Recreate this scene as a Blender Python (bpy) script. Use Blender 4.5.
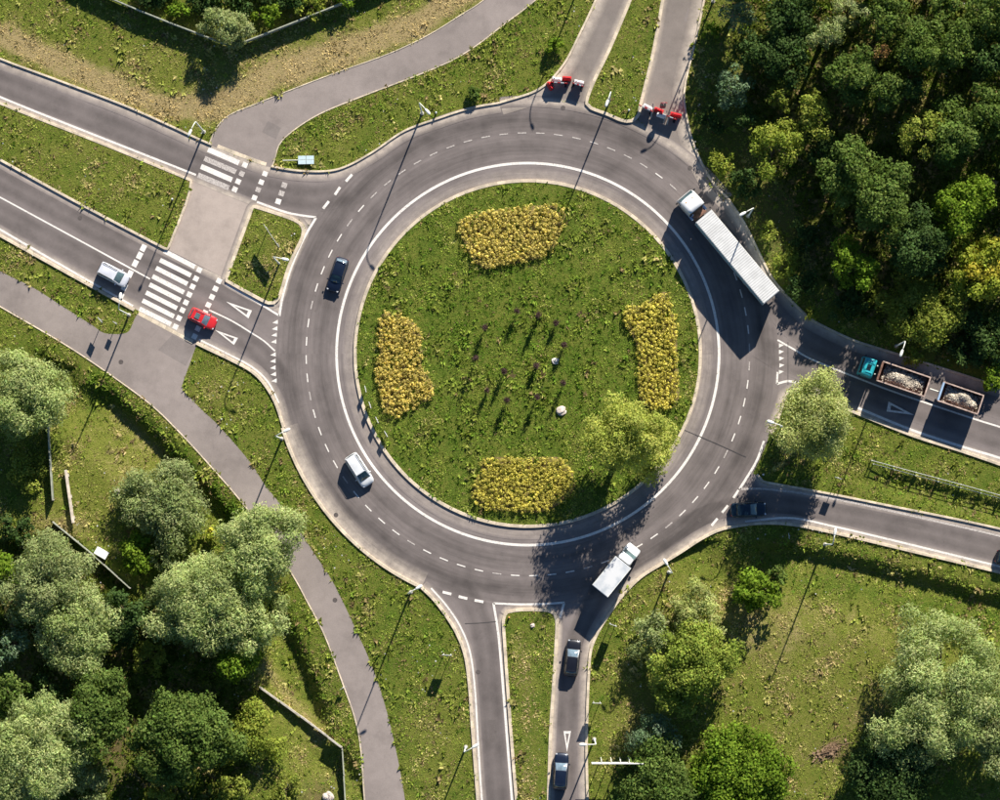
import bpy, bmesh, math, random
import numpy as np
from mathutils import Vector, Matrix, Quaternion

random.seed(7)
for o in list(bpy.data.objects):
    bpy.data.objects.remove(o)
scn = bpy.context.scene
COL = scn.collection

# ------------------------------------------------------------------ camera
PXM = 7.8                       # photo pixels per metre on the ground
CAM_H = 415.0
FPX = PXM * CAM_H
NADIR = (535.0, 535.0)          # photo pixel straight under the camera
dcam = Vector(((NADIR[0]-500)/FPX, -(NADIR[1]-400)/FPX, -1)).normalized()
CR = dcam.rotation_difference(Vector((0, 0, -1))).to_matrix()
CC = Vector((0, 0, CAM_H))
cam_data = bpy.data.cameras.new("camera")
cam = bpy.data.objects.new("camera", cam_data)
COL.objects.link(cam)
cam.matrix_world = Matrix.Translation(CC) @ CR.to_4x4()
cam_data.sensor_width = 36
cam_data.lens = FPX/1000*36
cam_data.clip_start = 1
cam_data.clip_end = 6000
scn.camera = cam

# ------------------------------------------------------------------ light
SUN_EL = math.radians(28.5)
SUN_AZ = math.atan2(0.371, 0.928)          # from +Y towards +X
sun_dir = Vector((math.sin(SUN_AZ)*math.cos(SUN_EL), math.cos(SUN_AZ)*math.cos(SUN_EL), math.sin(SUN_EL)))
world = bpy.data.worlds.new("World")
scn.world = world
world.use_nodes = True
wn = world.node_tree.nodes; wl = world.node_tree.links
sky = wn.new('ShaderNodeTexSky'); sky.sky_type = 'NISHITA'; sky.sun_disc = False
sky.sun_elevation = SUN_EL; sky.sun_rotation = SUN_AZ
sky.air_density = 1.0; sky.dust_density = 0.0; sky.ozone_density = 5.0
wl.new(sky.outputs[0], wn['Background'].inputs['Color'])
wn['Background'].inputs['Strength'].default_value = 0.05
sun_data = bpy.data.lights.new("sun", 'SUN')
sun_data.energy = 5.0; sun_data.angle = math.radians(0.5); sun_data.color = (1.0, 0.93, 0.82)
sun = bpy.data.objects.new("sun", sun_data); COL.objects.link(sun)
sun.rotation_euler = (-sun_dir).to_track_quat('-Z', 'Y').to_euler()
sun.location = sun_dir*300
scn.view_settings.view_transform = 'Standard'
scn.view_settings.look = 'None'
scn.view_settings.gamma = 1
scn.view_settings.exposure = 0.9
scn.render.engine = 'CYCLES'

# ------------------------------------------------------------------ helpers
def at(px, py, z=0.0):
    d = CR @ Vector(((px-500)/FPX, -(py-400)/FPX, -1))
    return CC + d*((z-CAM_H)/d.z)
CRn = np.array(CR)
def proj_np(x, y, z=0.0):
    v = np.stack([x, y, np.zeros_like(x)+z-CAM_H], -1) @ CRn      # R^T v
    return 500+FPX*v[..., 0]/-v[..., 2], 400-FPX*v[..., 1]/-v[..., 2]
def pd(dx, dy):
    """image direction -> world xy direction"""
    return Vector((dx, -dy, 0)).normalized()
def ang(dx, dy):
    return math.atan2(-dy, dx)

def catmull(pts, step=0.6, closed=False):
    P = [Vector(p[:2]) for p in pts]
    n = len(P); out = []
    rng = range(n if closed else n-1)
    for i in rng:
        p0 = P[(i-1) % n] if (closed or i > 0) else P[0]*2-P[1]
        p1 = P[i]; p2 = P[(i+1) % n]
        p3 = P[(i+2) % n] if (closed or i < n-2) else P[n-1]*2-P[n-2]
        k = max(1, int((p2-p1).length/step))
        for j in range(k):
            t = j/k
            out.append(0.5*((2*p1)+(p2-p0)*t+(2*p0-5*p1+4*p2-p3)*t*t+(3*p1-p0-3*p2+p3)*t*t*t))
    if not closed: out.append(P[-1])
    return out
def W2(pts):                    # pixel list -> world xy list
    return [at(*p).xy for p in pts]
def sm(pts, step=0.6, closed=False):
    return catmull(W2(pts), step, closed)

def link(o, parent=None):
    COL.objects.link(o)
    if parent: o.parent = parent
    return o
def obj(name, me, mat=None, parent=None, loc=None, rz=None):
    o = bpy.data.objects.new(name, me)
    if mat and me is not None and not me.materials: me.materials.append(mat)
    link(o, parent)
    if loc is not None: o.location = loc
    if rz is not None: o.rotation_euler = (0, 0, rz)
    return o
def tag(o, label=None, cat=None, group=None, kind=None):
    if label: o['label'] = label
    if cat: o['category'] = cat
    if group: o['group'] = group
    if kind: o['kind'] = kind
    return o
def empty(name, label, cat, loc=(0, 0, 0), rz=0, group=None):
    o = bpy.data.objects.new(name, None); COL.objects.link(o)
    o.location = loc; o.rotation_euler = (0, 0, rz); o.empty_display_size = 0.3
    return tag(o, label, cat, group)
def pymesh(name, verts, faces, smooth=False):
    me = bpy.data.meshes.new(name)
    me.from_pydata([tuple(v) for v in verts], [], faces)
    if smooth:
        for p in me.polygons: p.use_smooth = True
    me.update()
    return me
def npmesh(name, V, F, col=None, cname='Col', normals=None):
    """V (n,3), F (m,k) constant-size polygons"""
    me = bpy.data.meshes.new(name)
    n, m, k = len(V), len(F), F.shape[1]
    me.vertices.add(n); me.vertices.foreach_set('co', V.astype(np.float32).ravel())
    me.loops.add(m*k); me.loops.foreach_set('vertex_index', F.astype(np.int32).ravel())
    me.polygons.add(m); me.polygons.foreach_set('loop_start', np.arange(0, m*k, k, dtype=np.int32))
    me.polygons.foreach_set('loop_total', np.full(m, k, dtype=np.int32))
    if col is not None:
        a = me.color_attributes.new(cname, 'FLOAT_COLOR', 'POINT')
        c4 = np.ones((n, 4), np.float32); c4[:, :3] = col
        a.data.foreach_set('color', c4.ravel())
    me.update(); me.validate()
    return me

class MB:
    """collects boxes, tubes, patches into one mesh"""
    def __init__(s): s.v = []; s.f = []
    def add(s, v, f):
        b = len(s.v); s.v += [Vector(p) for p in v]; s.f += [[i+b for i in q] for q in f]; return s
    def box(s, c, size, rz=0, taper=1.0, bev=0.0):
        hx, hy, hz = size[0]/2, size[1]/2, size[2]/2
        R = Matrix.Rotation(rz, 3, 'Z'); c = Vector(c)
        if bev <= 0:
            vs = [(sx*hx*(taper if sz > 0 else 1), sy*hy*(taper if sz > 0 else 1), sz*hz) for sz in (-1, 1) for sx, sy in ((-1, -1), (1, -1), (1, 1), (-1, 1))]
            fs = [[3, 2, 1, 0], [4, 5, 6, 7]]+[[i, (i+1) % 4, 4+(i+1) % 4, 4+i] for i in range(4)]
            return s.add([c+R@Vector(v) for v in vs], fs)
        bm = bmesh.new(); bmesh.ops.create_cube(bm, size=1)
        for v in bm.verts: v.co = Vector((v.co.x*size[0], v.co.y*size[1], v.co.z*size[2]))
        bmesh.ops.bevel(bm, geom=bm.edges[:], offset=bev, segments=2, affect='EDGES', profile=0.6)
        if taper != 1:
            for v in bm.verts:
                k = 1+(taper-1)*(v.co.z/size[2]+0.5); v.co.x *= k; v.co.y *= k
        bm.verts.index_update()
        s.add([c+R@v.co for v in bm.verts], [[v.index for v in f.verts] for f in bm.faces]); bm.free()
        return s
    def tube(s, pts, rad, n=8, cap=True):
        pts = [Vector(p) for p in pts]
        if not isinstance(rad, (list, tuple)): rad = [rad]*len(pts)
        rings = []
        for i, p in enumerate(pts):
            d = (pts[min(i+1, len(pts)-1)]-pts[max(i-1, 0)]).normalized()
            a = d.cross(Vector((0, 0, 1)))
            if a.length < 1e-3: a = Vector((1, 0, 0))
            a.normalize(); b = d.cross(a)
            rings.append([p+(a*math.cos(2*math.pi*k/n)+b*math.sin(2*math.pi*k/n))*rad[i] for k in range(n)])
        vs = [v for r in rings for v in r]; fs = []
        for i in range(len(rings)-1):
            for k in range(n):
                fs.append([i*n+k, i*n+(k+1) % n, (i+1)*n+(k+1) % n, (i+1)*n+k])
        if cap: fs += [list(range(n))[::-1], [(len(rings)-1)*n+k for k in range(n)]]
        return s.add(vs, fs)
    def patch(s, p00, p10, p11, p01, n=4, m=4, bulge=0.0):
        p00, p10, p11, p01 = map(Vector, (p00, p10, p11, p01))
        nr = (p10-p00).cross(p01-p00).normalized(); vs = []
        for j in range(m+1):
            for i in range(n+1):
                u, v = i/n, j/m
                p = (p00*(1-u)+p10*u)*(1-v)+(p01*(1-u)+p11*u)*v
                vs.append(p+nr*bulge*(1-(2*u-1)**2)*(1-(2*v-1)**2))
        fs = [[j*(n+1)+i, j*(n+1)+i+1, (j+1)*(n+1)+i+1, (j+1)*(n+1)+i] for j in range(m) for i in range(n)]
        return s.add(vs, fs)
    def build(s, name, mat, parent=None, smooth=False, loc=None, rz=None):
        return obj(name, pymesh(name, s.v, s.f, smooth), mat, parent, loc, rz)

# ------------------------------------------------------------------ materials
class NT:
    def __init__(s, name):
        s.m = bpy.data.materials.new(name); s.m.use_nodes = True
        s.n = s.m.node_tree.nodes; s.l = s.m.node_tree.links
        s.b = s.n['Principled BSDF']; s.out = s.n['Material Output']
        s._pos = None
    def node(s, t, **kw):
        x = s.n.new(t)
        for k, v in kw.items(): setattr(x, k, v)
        return x
    @property
    def pos(s):
        if s._pos is None: s._pos = s.node('ShaderNodeNewGeometry').outputs['Position']
        return s._pos
    def noise(s, scale, detail=3, rough=0.55, vec=None):
        x = s.node('ShaderNodeTexNoise'); x.inputs['Scale'].default_value = scale
        x.inputs['Detail'].default_value = detail; x.inputs['Roughness'].default_value = rough
        s.l.new(vec or s.pos, x.inputs['Vector']); return x.outputs['Fac']
    def math(s, op, a, b=0.0, clamp=False):
        x = s.node('ShaderNodeMath', operation=op, use_clamp=clamp)
        for i, v in enumerate((a, b)):
            if isinstance(v, (int, float)): x.inputs[i].default_value = v
            else: s.l.new(v, x.inputs[i])
        return x.outputs[0]
    def rng(s, v, a, b, c, d, smooth=True):
        x = s.node('ShaderNodeMapRange', interpolation_type='SMOOTHSTEP' if smooth else 'LINEAR')
        s.l.new(v, x.inputs[0])
        for i, q in enumerate((a, b, c, d)): x.inputs[i+1].default_value = q
        return x.outputs[0]
    def mix(s, f, a, b, mode='MIX'):
        x = s.node('ShaderNodeMix', data_type='RGBA', blend_type=mode)
        for sock, v in ((x.inputs[0], f), (x.inputs[6], a), (x.inputs[7], b)):
            if isinstance(v, (int, float)): sock.default_value = v
            elif isinstance(v, tuple): sock.default_value = (*v, 1) if len(v) == 3 else v
            else: s.l.new(v, sock)
        return x.outputs[2]
    def gain(s, col, v):
        x = s.node('ShaderNodeVectorMath', operation='SCALE')
        if isinstance(col, tuple): x.inputs[0].default_value = col
        else: s.l.new(col, x.inputs[0])
        if isinstance(v, (int, float)): x.inputs['Scale'].default_value = v
        else: s.l.new(v, x.inputs['Scale'])
        return x.outputs[0]
    def attr(s, name, out='Fac'):
        x = s.node('ShaderNodeAttribute'); x.attribute_name = name; return x.outputs[out]
    def bump(s, h, strength=0.4, dist=0.02):
        x = s.node('ShaderNodeBump'); x.inputs['Strength'].default_value = strength; x.inputs['Distance'].default_value = dist
        s.l.new(h, x.inputs['Height']); s.l.new(x.outputs[0], s.b.inputs['Normal'])
    def col(s, c): s.l.new(c, s.b.inputs['Base Color'])

def simple(name, c, rough=0.5, metal=0.0, var=0.12, scale=3.0, coat=0.0):
    t = NT(name)
    n = t.noise(scale, 3)
    t.col(t.gain(c, t.rng(n, 0.3, 0.7, 1-var, 1+var)))
    t.b.inputs['Roughness'].default_value = rough; t.b.inputs['Metallic'].default_value = metal
    t.b.inputs['Coat Weight'].default_value = coat
    return t.m

RC = at(527.7, 353.7).xy                     # roundabout centre
def mpx(p): return p/PXM
def asphalt(name, base, ring=False, worn=1.0, dustcol=(0.50, 0.43, 0.36)):
    t = NT(name)
    big = t.noise(0.07, 4); mid = t.noise(0.8, 4, 0.65); fine = t.noise(14, 2, 0.7)
    g = t.math('MULTIPLY', t.rng(big, 0.3, 0.7, 0.88, 1.12), t.rng(mid, 0.25, 0.75, 0.93, 1.07))
    g = t.math('MULTIPLY', g, t.rng(fine, 0.2, 0.8, 0.86, 1.14))
    # cloudy stains and faint repair tint
    st = t.noise(0.28, 5, 0.7)
    g = t.math('MULTIPLY', g, t.rng(st, 0.34, 0.5, 0.90, 1.0))
    sp2 = t.noise(1.9, 2, 0.5)
    g = t.math('MULTIPLY', g, t.rng(sp2, 0.68, 0.78, 1.0, 0.82))
    # dark polish of the tyres: attribute on lane strips, radius on the ring
    wear = t.attr('wear')
    if ring:
        v = t.node('ShaderNodeVectorMath', operation='DISTANCE')
        fl = t.node('ShaderNodeVectorMath', operation='MULTIPLY'); fl.inputs[1].default_value = (1, 1, 0)
        t.l.new(t.pos, fl.inputs[0]); t.l.new(fl.outputs[0], v.inputs[0]); v.inputs[1].default_value = (RC.x, RC.y, 0)
        wob = t.math('MULTIPLY', t.math('SUBTRACT', t.noise(0.12, 2), 0.5), 1.6)
        r = t.math('ADD', v.outputs['Value'], wob)
        def band(c, w):
            return t.math('SUBTRACT', 1.0, t.math('MINIMUM', t.math('DIVIDE', t.math('ABSOLUTE', t.math('SUBTRACT', r, mpx(c))), mpx(w)), 1.0))
        rad = t.math('ADD', t.math('MULTIPLY', band(236, 19), 1.35), t.math('MULTIPLY', band(207, 17), 0.95))
        # thin concentric scuffs
        cmb = t.node('ShaderNodeCombineXYZ'); t.l.new(v.outputs['Value'], cmb.inputs[0])
        an = t.node('ShaderNodeVectorMath', operation='SUBTRACT'); t.l.new(fl.outputs[0], an.inputs[0]); an.inputs[1].default_value = (RC.x, RC.y, 0)
        sp = t.node('ShaderNodeSeparateXYZ'); t.l.new(an.outputs[0], sp.inputs[0])
        th = t.math('ARCTAN2', sp.outputs[1], sp.outputs[0]); t.l.new(t.math('MULTIPLY', th, 1.2), cmb.inputs[1])
        sc = t.noise(2.2, 4, 0.7, cmb.outputs[0])
        sf = t.math('MULTIPLY', t.math('SUBTRACT', t.rng(sc, 0.3, 0.72, 1.14, 0.84), 1.0), t.rng(v.outputs['Value'], mpx(250), mpx(262), 1, 0))
        g = t.math('MULTIPLY', g, t.math('ADD', sf, 1.0))
        wear = t.math('ADD', wear, rad)
    wear = t.math('MULTIPLY', wear, t.rng(t.noise(0.25, 3), 0.25, 0.7, 0.6, 1.1))
    c = t.mix(t.math('MULTIPLY', wear, 0.66*worn, True), base, tuple(x*0.42 for x in base))
    dust = t.math('MULTIPLY', t.attr('dust'), t.rng(t.noise(0.9, 4, 0.65), 0.25, 0.7, 0.45, 1.2), True)
    c = t.mix(dust, c, dustcol)
    t.col(t.gain(c, g)); t.b.inputs['Roughness'].default_value = 0.85
    t.b.inputs['Specular IOR Level'].default_value = 0.3
    t.bump(fine, 0.25, 0.01)
    return t.m
ASPH = (0.205, 0.176, 0.168)
M = {}
M['ring'] = asphalt('asphalt_ring', ASPH, True)
M['asphalt'] = M['ring']
M['asphalt_pale'] = asphalt('asphalt_pale', (0.275, 0.235, 0.217), worn=0.5)
M['asphalt_old'] = asphalt('asphalt_old', (0.215, 0.185, 0.166), worn=0.6)
M['concrete_slab'] = asphalt('concrete_slab', (0.40, 0.335, 0.295), worn=0.5)
def kerbmat():
    t = NT('kerb_concrete'); n = t.noise(0.8, 3); f = t.noise(9, 3)
    c = t.mix(t.rng(n, 0.35, 0.7, 0, 1), (0.70, 0.585, 0.44), (0.50, 0.43, 0.33))
    u = t.attr('arc'); fl_ = t.math('FLOOR', u); fr_ = t.math('FRACT', u)
    wn_ = t.node('ShaderNodeTexWhiteNoise', noise_dimensions='1D'); t.l.new(fl_, wn_.inputs['W'])
    st_ = t.math('MULTIPLY', t.rng(wn_.outputs['Value'], 0, 1, 0.80, 1.10, False), t.rng(fr_, 0.0, 0.05, 0.55, 1.0))
    t.col(t.gain(c, t.math('MULTIPLY', st_, t.rng(f, 0.3, 0.7, 0.85, 1.12)))); t.b.inputs['Roughness'].default_value = 0.9
    return t.m
M['kerb'] = kerbmat()
def paintmat():
    t = NT('road_paint'); f = t.noise(5, 5, 0.75); g = t.noise(0.5, 3)
    w = t.math('MULTIPLY', t.rng(f, 0.46, 0.74, 0.04, 0.9), t.rng(g, 0.3, 0.7, 0.35, 1.2), True)
    t.col(t.mix(w, (0.80, 0.76, 0.71), (0.25, 0.22, 0.20))); t.b.inputs['Roughness'].default_value = 0.7
    return t.m
M['paint'] = paintmat()
def paintold():
    t = NT('road_paint_worn'); f = t.noise(6, 5, 0.75)
    t.col(t.mix(t.rng(f, 0.4, 0.68, 0.1, 1), (0.60, 0.55, 0.51), (0.20, 0.175, 0.165))); t.b.inputs['Roughness'].default_value = 0.8
    return t.m
M['paint_old'] = paintold()

def groundmat():
    t = NT('ground_grass')
    dry = t.attr('dry'); a = t.noise(0.35, 4, 0.6); b = t.noise(2.2, 4, 0.7); c = t.noise(9, 3, 0.7)
    d = t.math('ADD', dry, t.math('ADD', t.math('MULTIPLY', t.math('SUBTRACT', a, 0.5), 0.9), t.math('MULTIPLY', t.math('SUBTRACT', b, 0.5), 0.8)), True)
    col = t.mix(t.rng(d, 0.0, 0.5, 0, 1), (0.075, 0.125, 0.015), (0.165, 0.180, 0.034))
    col = t.mix(t.rng(d, 0.45, 1.0, 0, 1), col, (0.36, 0.28, 0.135))
    col = t.mix(t.math('MULTIPLY', t.attr('soil'), t.rng(b, 0.3, 0.6, 0.4, 1), True), col, (0.13, 0.088, 0.052))
    t.col(t.gain(col, t.rng(c, 0.25, 0.75, 0.55, 1.4)))
    t.b.inputs['Roughness'].default_value = 1; t.b.inputs['Specular IOR Level'].default_value = 0.1
    t.bump(c, 0.8, 0.15)
    return t.m
M['ground'] = groundmat()
def leafmat(name, trans=0.35, rough=0.6):
    t = NT(name)
    c = t.attr('Col', 'Color'); n = t.noise(0.9, 3)
    c = t.gain(c, t.rng(n, 0.3, 0.7, 0.85, 1.15))
    t.n.remove(t.b)
    df = t.node('ShaderNodeBsdfDiffuse'); tr = t.node('ShaderNodeBsdfTranslucent'); mx = t.node('ShaderNodeMixShader')
    mx.inputs[0].default_value = trans
    t.l.new(c, df.inputs['Color'])
    t.l.new(t.mix(1.0, c, (0.95, 1.0, 0.45), 'MULTIPLY'), tr.inputs['Color'])
    t.l.new(df.outputs[0], mx.inputs[1]); t.l.new(tr.outputs[0], mx.inputs[2]); t.l.new(mx.outputs[0], t.out.inputs['Surface'])
    return t.m
M['leaf'] = leafmat('foliage', 0.38)
M['blade'] = leafmat('grass_blades', 0.30)
M['bark'] = simple('bark', (0.12, 0.085, 0.06), 0.95, var=0.35, scale=6)
M['twig'] = simple('purple_twig', (0.10, 0.06, 0.065), 0.9, var=0.3, scale=6)
M['galv'] = simple('pale_steel', (0.68, 0.69, 0.62), 0.55, 0.0, var=0.06)
M['lamp_white'] = simple('lamp_head_white', (0.80, 0.80, 0.74), 0.45, var=0.05)
M['lens'] = simple('lamp_lens', (0.55, 0.57, 0.58), 0.15, var=0.03)
M['concrete'] = simple('concrete', (0.42, 0.39, 0.34), 0.9, var=0.22, scale=2)
M['fence_panel'] = simple('fence_panel', (0.30, 0.32, 0.28), 0.85, var=0.22, scale=1.5)
M['fence_cap'] = simple('fence_cap', (0.34, 0.36, 0.28), 0.85, var=0.25, scale=1.5)
M['rail_grey'] = simple('rail_grey', (0.48, 0.50, 0.46), 0.6, var=0.15)
M['white_plastic'] = simple('white_plastic', (0.78, 0.79, 0.80), 0.4, var=0.06)
M['red_plastic'] = simple('red_plastic', (0.55, 0.02, 0.025), 0.4, var=0.15)
M['sign_back'] = simple('sign_back_grey', (0.45, 0.46, 0.46), 0.5, 0.3, var=0.08)
M['sign_white'] = simple('sign_white', (0.80, 0.80, 0.78), 0.4, var=0.04)
M['sign_green'] = simple('sign_green', (0.02, 0.20, 0.09), 0.4, var=0.05)
M['sign_blue'] = simple('sign_blue', (0.03, 0.12, 0.42), 0.4, var=0.05)
M['panel_blue'] = simple('panel_pale_blue', (0.58, 0.72, 0.76), 0.25, 0.1, var=0.06)
M['rubber'] = simple('rubber', (0.02, 0.02, 0.021), 0.85, var=0.2)
M['rim'] = simple('alloy_rim', (0.45, 0.46, 0.47), 0.3, 0.9, var=0.05)
M['chassis'] = simple('dark_chassis', (0.035, 0.033, 0.033), 0.7, var=0.3)
M['trim'] = simple('black_trim', (0.02, 0.02, 0.022), 0.5, var=0.15)
M['chrome'] = simple('chrome', (0.75, 0.76, 0.78), 0.15, 1.0, var=0.03)
M['taillight'] = simple('taillight_red', (0.22, 0.008, 0.01), 0.25, var=0.05)
M['headlight'] = simple('headlight_clear', (0.75, 0.78, 0.80), 0.12, 0.3, var=0.03)
M['amber'] = simple('amber_lens', (0.75, 0.35, 0.05), 0.3, var=0.05)
M['rust'] = simple('rusty_steel', (0.20, 0.105, 0.075), 0.85, 0.1, var=0.45, scale=2.2)
M['rust_pale'] = simple('worn_steel_edge', (0.44, 0.33, 0.28), 0.8, 0.1, var=0.3, scale=2.2)
M['brick_rubble'] = simple('brown_brush', (0.27, 0.18, 0.11), 0.95, var=0.4, scale=4)
def glass(name, c=(0.015, 0.035, 0.042)):
    t = NT(name); t.col(t.gain(c, t.rng(t.noise(2, 2), 0.3, 0.7, 0.8, 1.2)))
    t.b.inputs['Roughness'].default_value = 0.06; t.b.inputs['IOR'].default_value = 1.6
    t.b.inputs['Specular IOR Level'].default_value = 0.8
    return t.m
M['glass'] = glass('car_glass'); M['glass_pale'] = glass('car_glass_pale', (0.10, 0.16, 0.17))
M['glass_sky_tint'] = glass('car_glass_sky_tint', (0.15, 0.21, 0.26))  # sky reflection painted into the glass colour
def carpaint(name, c, metal=0.25, rough=0.32):
    t = NT(name); n = t.noise(1.3, 4, 0.65)
    t.col(t.gain(c, t.rng(n, 0.3, 0.72, 0.92, 1.06)))
    t.b.inputs['Metallic'].default_value = metal; t.b.inputs['Roughness'].default_value = rough
    t.b.inputs['Coat Weight'].default_value = 0.5; t.b.inputs['Coat Roughness'].default_value = 0.08
    return t.m
M['p_white'] = carpaint('paint_white', (0.70, 0.72, 0.74), 0.0, 0.35)
M['p_silver'] = carpaint('paint_white_silver', (0.66, 0.68, 0.74), 0.0, 0.35)
M['p_red'] = carpaint('paint_red', (0.62, 0.025, 0.03), 0.0, 0.35)
M['p_navy'] = carpaint('paint_navy', (0.009, 0.017, 0.040))
M['p_teal'] = carpaint('paint_dark_teal', (0.006, 0.022, 0.042))
M['p_black'] = carpaint('paint_black', (0.012, 0.014, 0.022))
M['p_cyan'] = carpaint('paint_cyan', (0.03, 0.42, 0.48), 0.0, 0.4)
M['p_blue'] = carpaint('paint_light_blue', (0.32, 0.45, 0.62), 0.0, 0.45)
M['tarp'] = simple('tarpaulin_white', (0.66, 0.665, 0.66), 0.6, var=0.08, scale=0.9)
M['tarp_roof'] = simple('tarpaulin_grey', (0.46, 0.46, 0.46), 0.6, var=0.1, scale=0.9)
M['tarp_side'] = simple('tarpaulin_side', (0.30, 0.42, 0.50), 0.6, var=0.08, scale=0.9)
def boxroof():
    t = NT('box_roof_white'); n = t.noise(0.55, 4, 0.6)
    t.col(t.mix(t.rng(n, 0.42, 0.68, 0, 1), (0.66, 0.67, 0.68), (0.44, 0.48, 0.52))); t.b.inputs['Roughness'].default_value = 0.5
    return t.m
M['boxroof'] = boxroof()
def gravelmat():
    t = NT('gravel'); c = t.attr('Col', 'Color'); t.col(t.gain(c, t.rng(t.noise(12, 3), 0.3, 0.7, 0.8, 1.2))); t.b.inputs['Roughness'].default_value = 0.95
    return t.m
M['gravel'] = gravelmat()
M['soil'] = simple('soil', (0.085, 0.055, 0.035), 1.0, var=0.35, scale=4)
M['bed_soil'] = simple('bed_litter', (0.20, 0.15, 0.06), 1.0, var=0.4, scale=5)
M['stone'] = simple('boulder_stone', (0.52, 0.45, 0.40), 0.95, var=0.25, scale=3)
M['stone_pale'] = simple('stone_pale', (0.62, 0.58, 0.54), 0.95, var=0.25, scale=3)
M['pale_concrete'] = simple('pale_concrete', (0.60, 0.52, 0.43), 0.9, var=0.2, scale=1.5)
M['tar'] = simple('tar_seam', (0.055, 0.05, 0.05), 0.7, var=0.2)

# ------------------------------------------------------------------ ground with ditches
def seg_dist(x, y, poly):
    """signed distance (left of travel positive) to a polyline"""
    best = np.full(x.shape, 1e9); sgn = np.ones(x.shape)
    for (ax, ay), (bx, by) in zip(poly[:-1], poly[1:]):
        dx, dy = bx-ax, by-ay; L2 = dx*dx+dy*dy
        t = np.clip(((x-ax)*dx+(y-ay)*dy)/L2, 0, 1)
        d = np.hypot(x-ax-t*dx, y-ay-t*dy)
        s = np.sign(dx*(y-ay)-dy*(x-ax))
        m = d < best; best = np.where(m, d, best); sgn = np.where(m, s, sgn)
    return best, sgn
DITCH = [  # crest polyline in pixels; the bank drops on the side to the right of travel
    ([(88, 374), (112, 385), (140, 410), (170, 437), (205, 476), (235, 508), (262, 550), (288, 605), (308, 648), (325, 690), (344, 737)], 1.55, 2.1, 7.0),
    ([(735, 540), (790, 541), (850, 553), (920, 570), (1000, 591), (1080, 615)], 1.2, 1.7, 9.0),
    ([(868, 462), (930, 479), (1000, 499), (1060, 516)], 0.7, 1.0, 2.6)]
DW = [([tuple(at(*p).xy) for p in pts], dep, w, rise) for pts, dep, w, rise in DITCH]
def height(x, y):
    h = np.zeros_like(x)
    for poly, dep, w, rise in DW:
        d, s = seg_dist(x, y, poly)
        d1, _ = seg_dist(x, y, [poly[0], poly[1]])
        prof = np.where(d < w, -dep*(3*(d/w)**2-2*(d/w)**3), -dep*np.clip(1-(d-w)/rise, 0, 1))
        # fade at polyline ends
        ends = np.minimum(np.hypot(x-poly[0][0], y-poly[0][1]), np.hypot(x-poly[-1][0], y-poly[-1][1]))
        prof = np.where(s < 0, prof, 0)*np.clip((ends-0.5)/4, 0, 1)
        h = np.minimum(h, prof)
    return h
def hgt(px, py):
    p = at(px, py); return float(height(np.array([p.x]), np.array([p.y]))[0])

DRY_LINES = [([(-40, 18), (40, 55), (100, 85), (165, 112), (215, 108), (280, 72), (350, 50), (420, 22), (470, -10)], 14, 0.85),
             ([(0, 50), (60, 76), (130, 105), (185, 124)], 6, -0.25),
             ([(95, 380), (140, 420), (205, 485), (240, 520)], 9, -0.3),
             ([(115, 410), (165, 455), (205, 500)], 7, 0.35),
             ([(255, 655), (290, 700), (320, 735)], 8, 0.4),
             ([(518, 640), (530, 700), (533, 790)], 8, 0.65),
             ([(760, 580), (850, 590), (1000, 625)], 14, -0.2)]
DRY_SPOTS = [(120, 60, 130, 45, 0.20), (310, 60, 110, 45, 0.18), (100, 40, 60, 16, -0.15), (820, 650, 110, 70, 0.22), (880, 715, 30, 22, 0.2), (690, 595, 45, 30, 0.2), (640, 720, 35, 60, 0.2), (420, 650, 40, 60, -0.08), (800, 760, 40, 40, 0.2),
             (120, 465, 50, 50, 0.28), (270, 250, 25, 35, 0.3), (100, 165, 80, 35, 0.2), (215, 395, 30, 40, 0.15), (440, 740, 30, 60, 0.15),
             (340, 150, 40, 20, 0.1), (525, 350, 150, 150, -0.24), (600, 260, 45, 40, 0.12), (470, 220, 40, 30, 0.08), (500, 385, 60, 45, 0.12), (60, 525, 40, 15, 0.4), (300, 750, 40, 40, 0.15),
             (610, 60, 30, 50, 0.05), (760, 625, 40, 40, 0.25), (30, 265, 60, 20, 0.12), (900, 590, 80, 30, 0.1)]
SOIL_SPOTS = [(110, 735, 26, 60, 1), (30, 670, 30, 30, 0.8), (835, 750, 20, 10, 0.7), (210, 95, 25, 8, 0.4), (640, 735, 25, 40, 0.3),
              (532, 715, 4, 60, 0.8), (870, 715, 25, 20, 0.5), (840, 120, 150, 120, 0.55), (760, 230, 50, 50, 0.3), (850, 250, 40, 40, 0.5), (320, 795, 20, 15, 0.8)]
def dry_np(px, py):
    d = np.full(px.shape, 0.30)
    for pts, w, a in DRY_LINES:
        q, _ = seg_dist(px, py, pts); d += a*np.exp(-(q/w)**2)
    for cx, cy, rx, ry, a in DRY_SPOTS:
        d += a*np.exp(-((px-cx)/rx)**2-((py-cy)/ry)**2)
    return np.clip(d, 0, 1)
def soil_np(px, py):
    d = np.zeros(px.shape)
    for cx, cy, rx, ry, a in SOIL_SPOTS:
        d += a*np.exp(-((px-cx)/rx)**2-((py-cy)/ry)**2)
    return np.clip(d, 0, 1)

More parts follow.
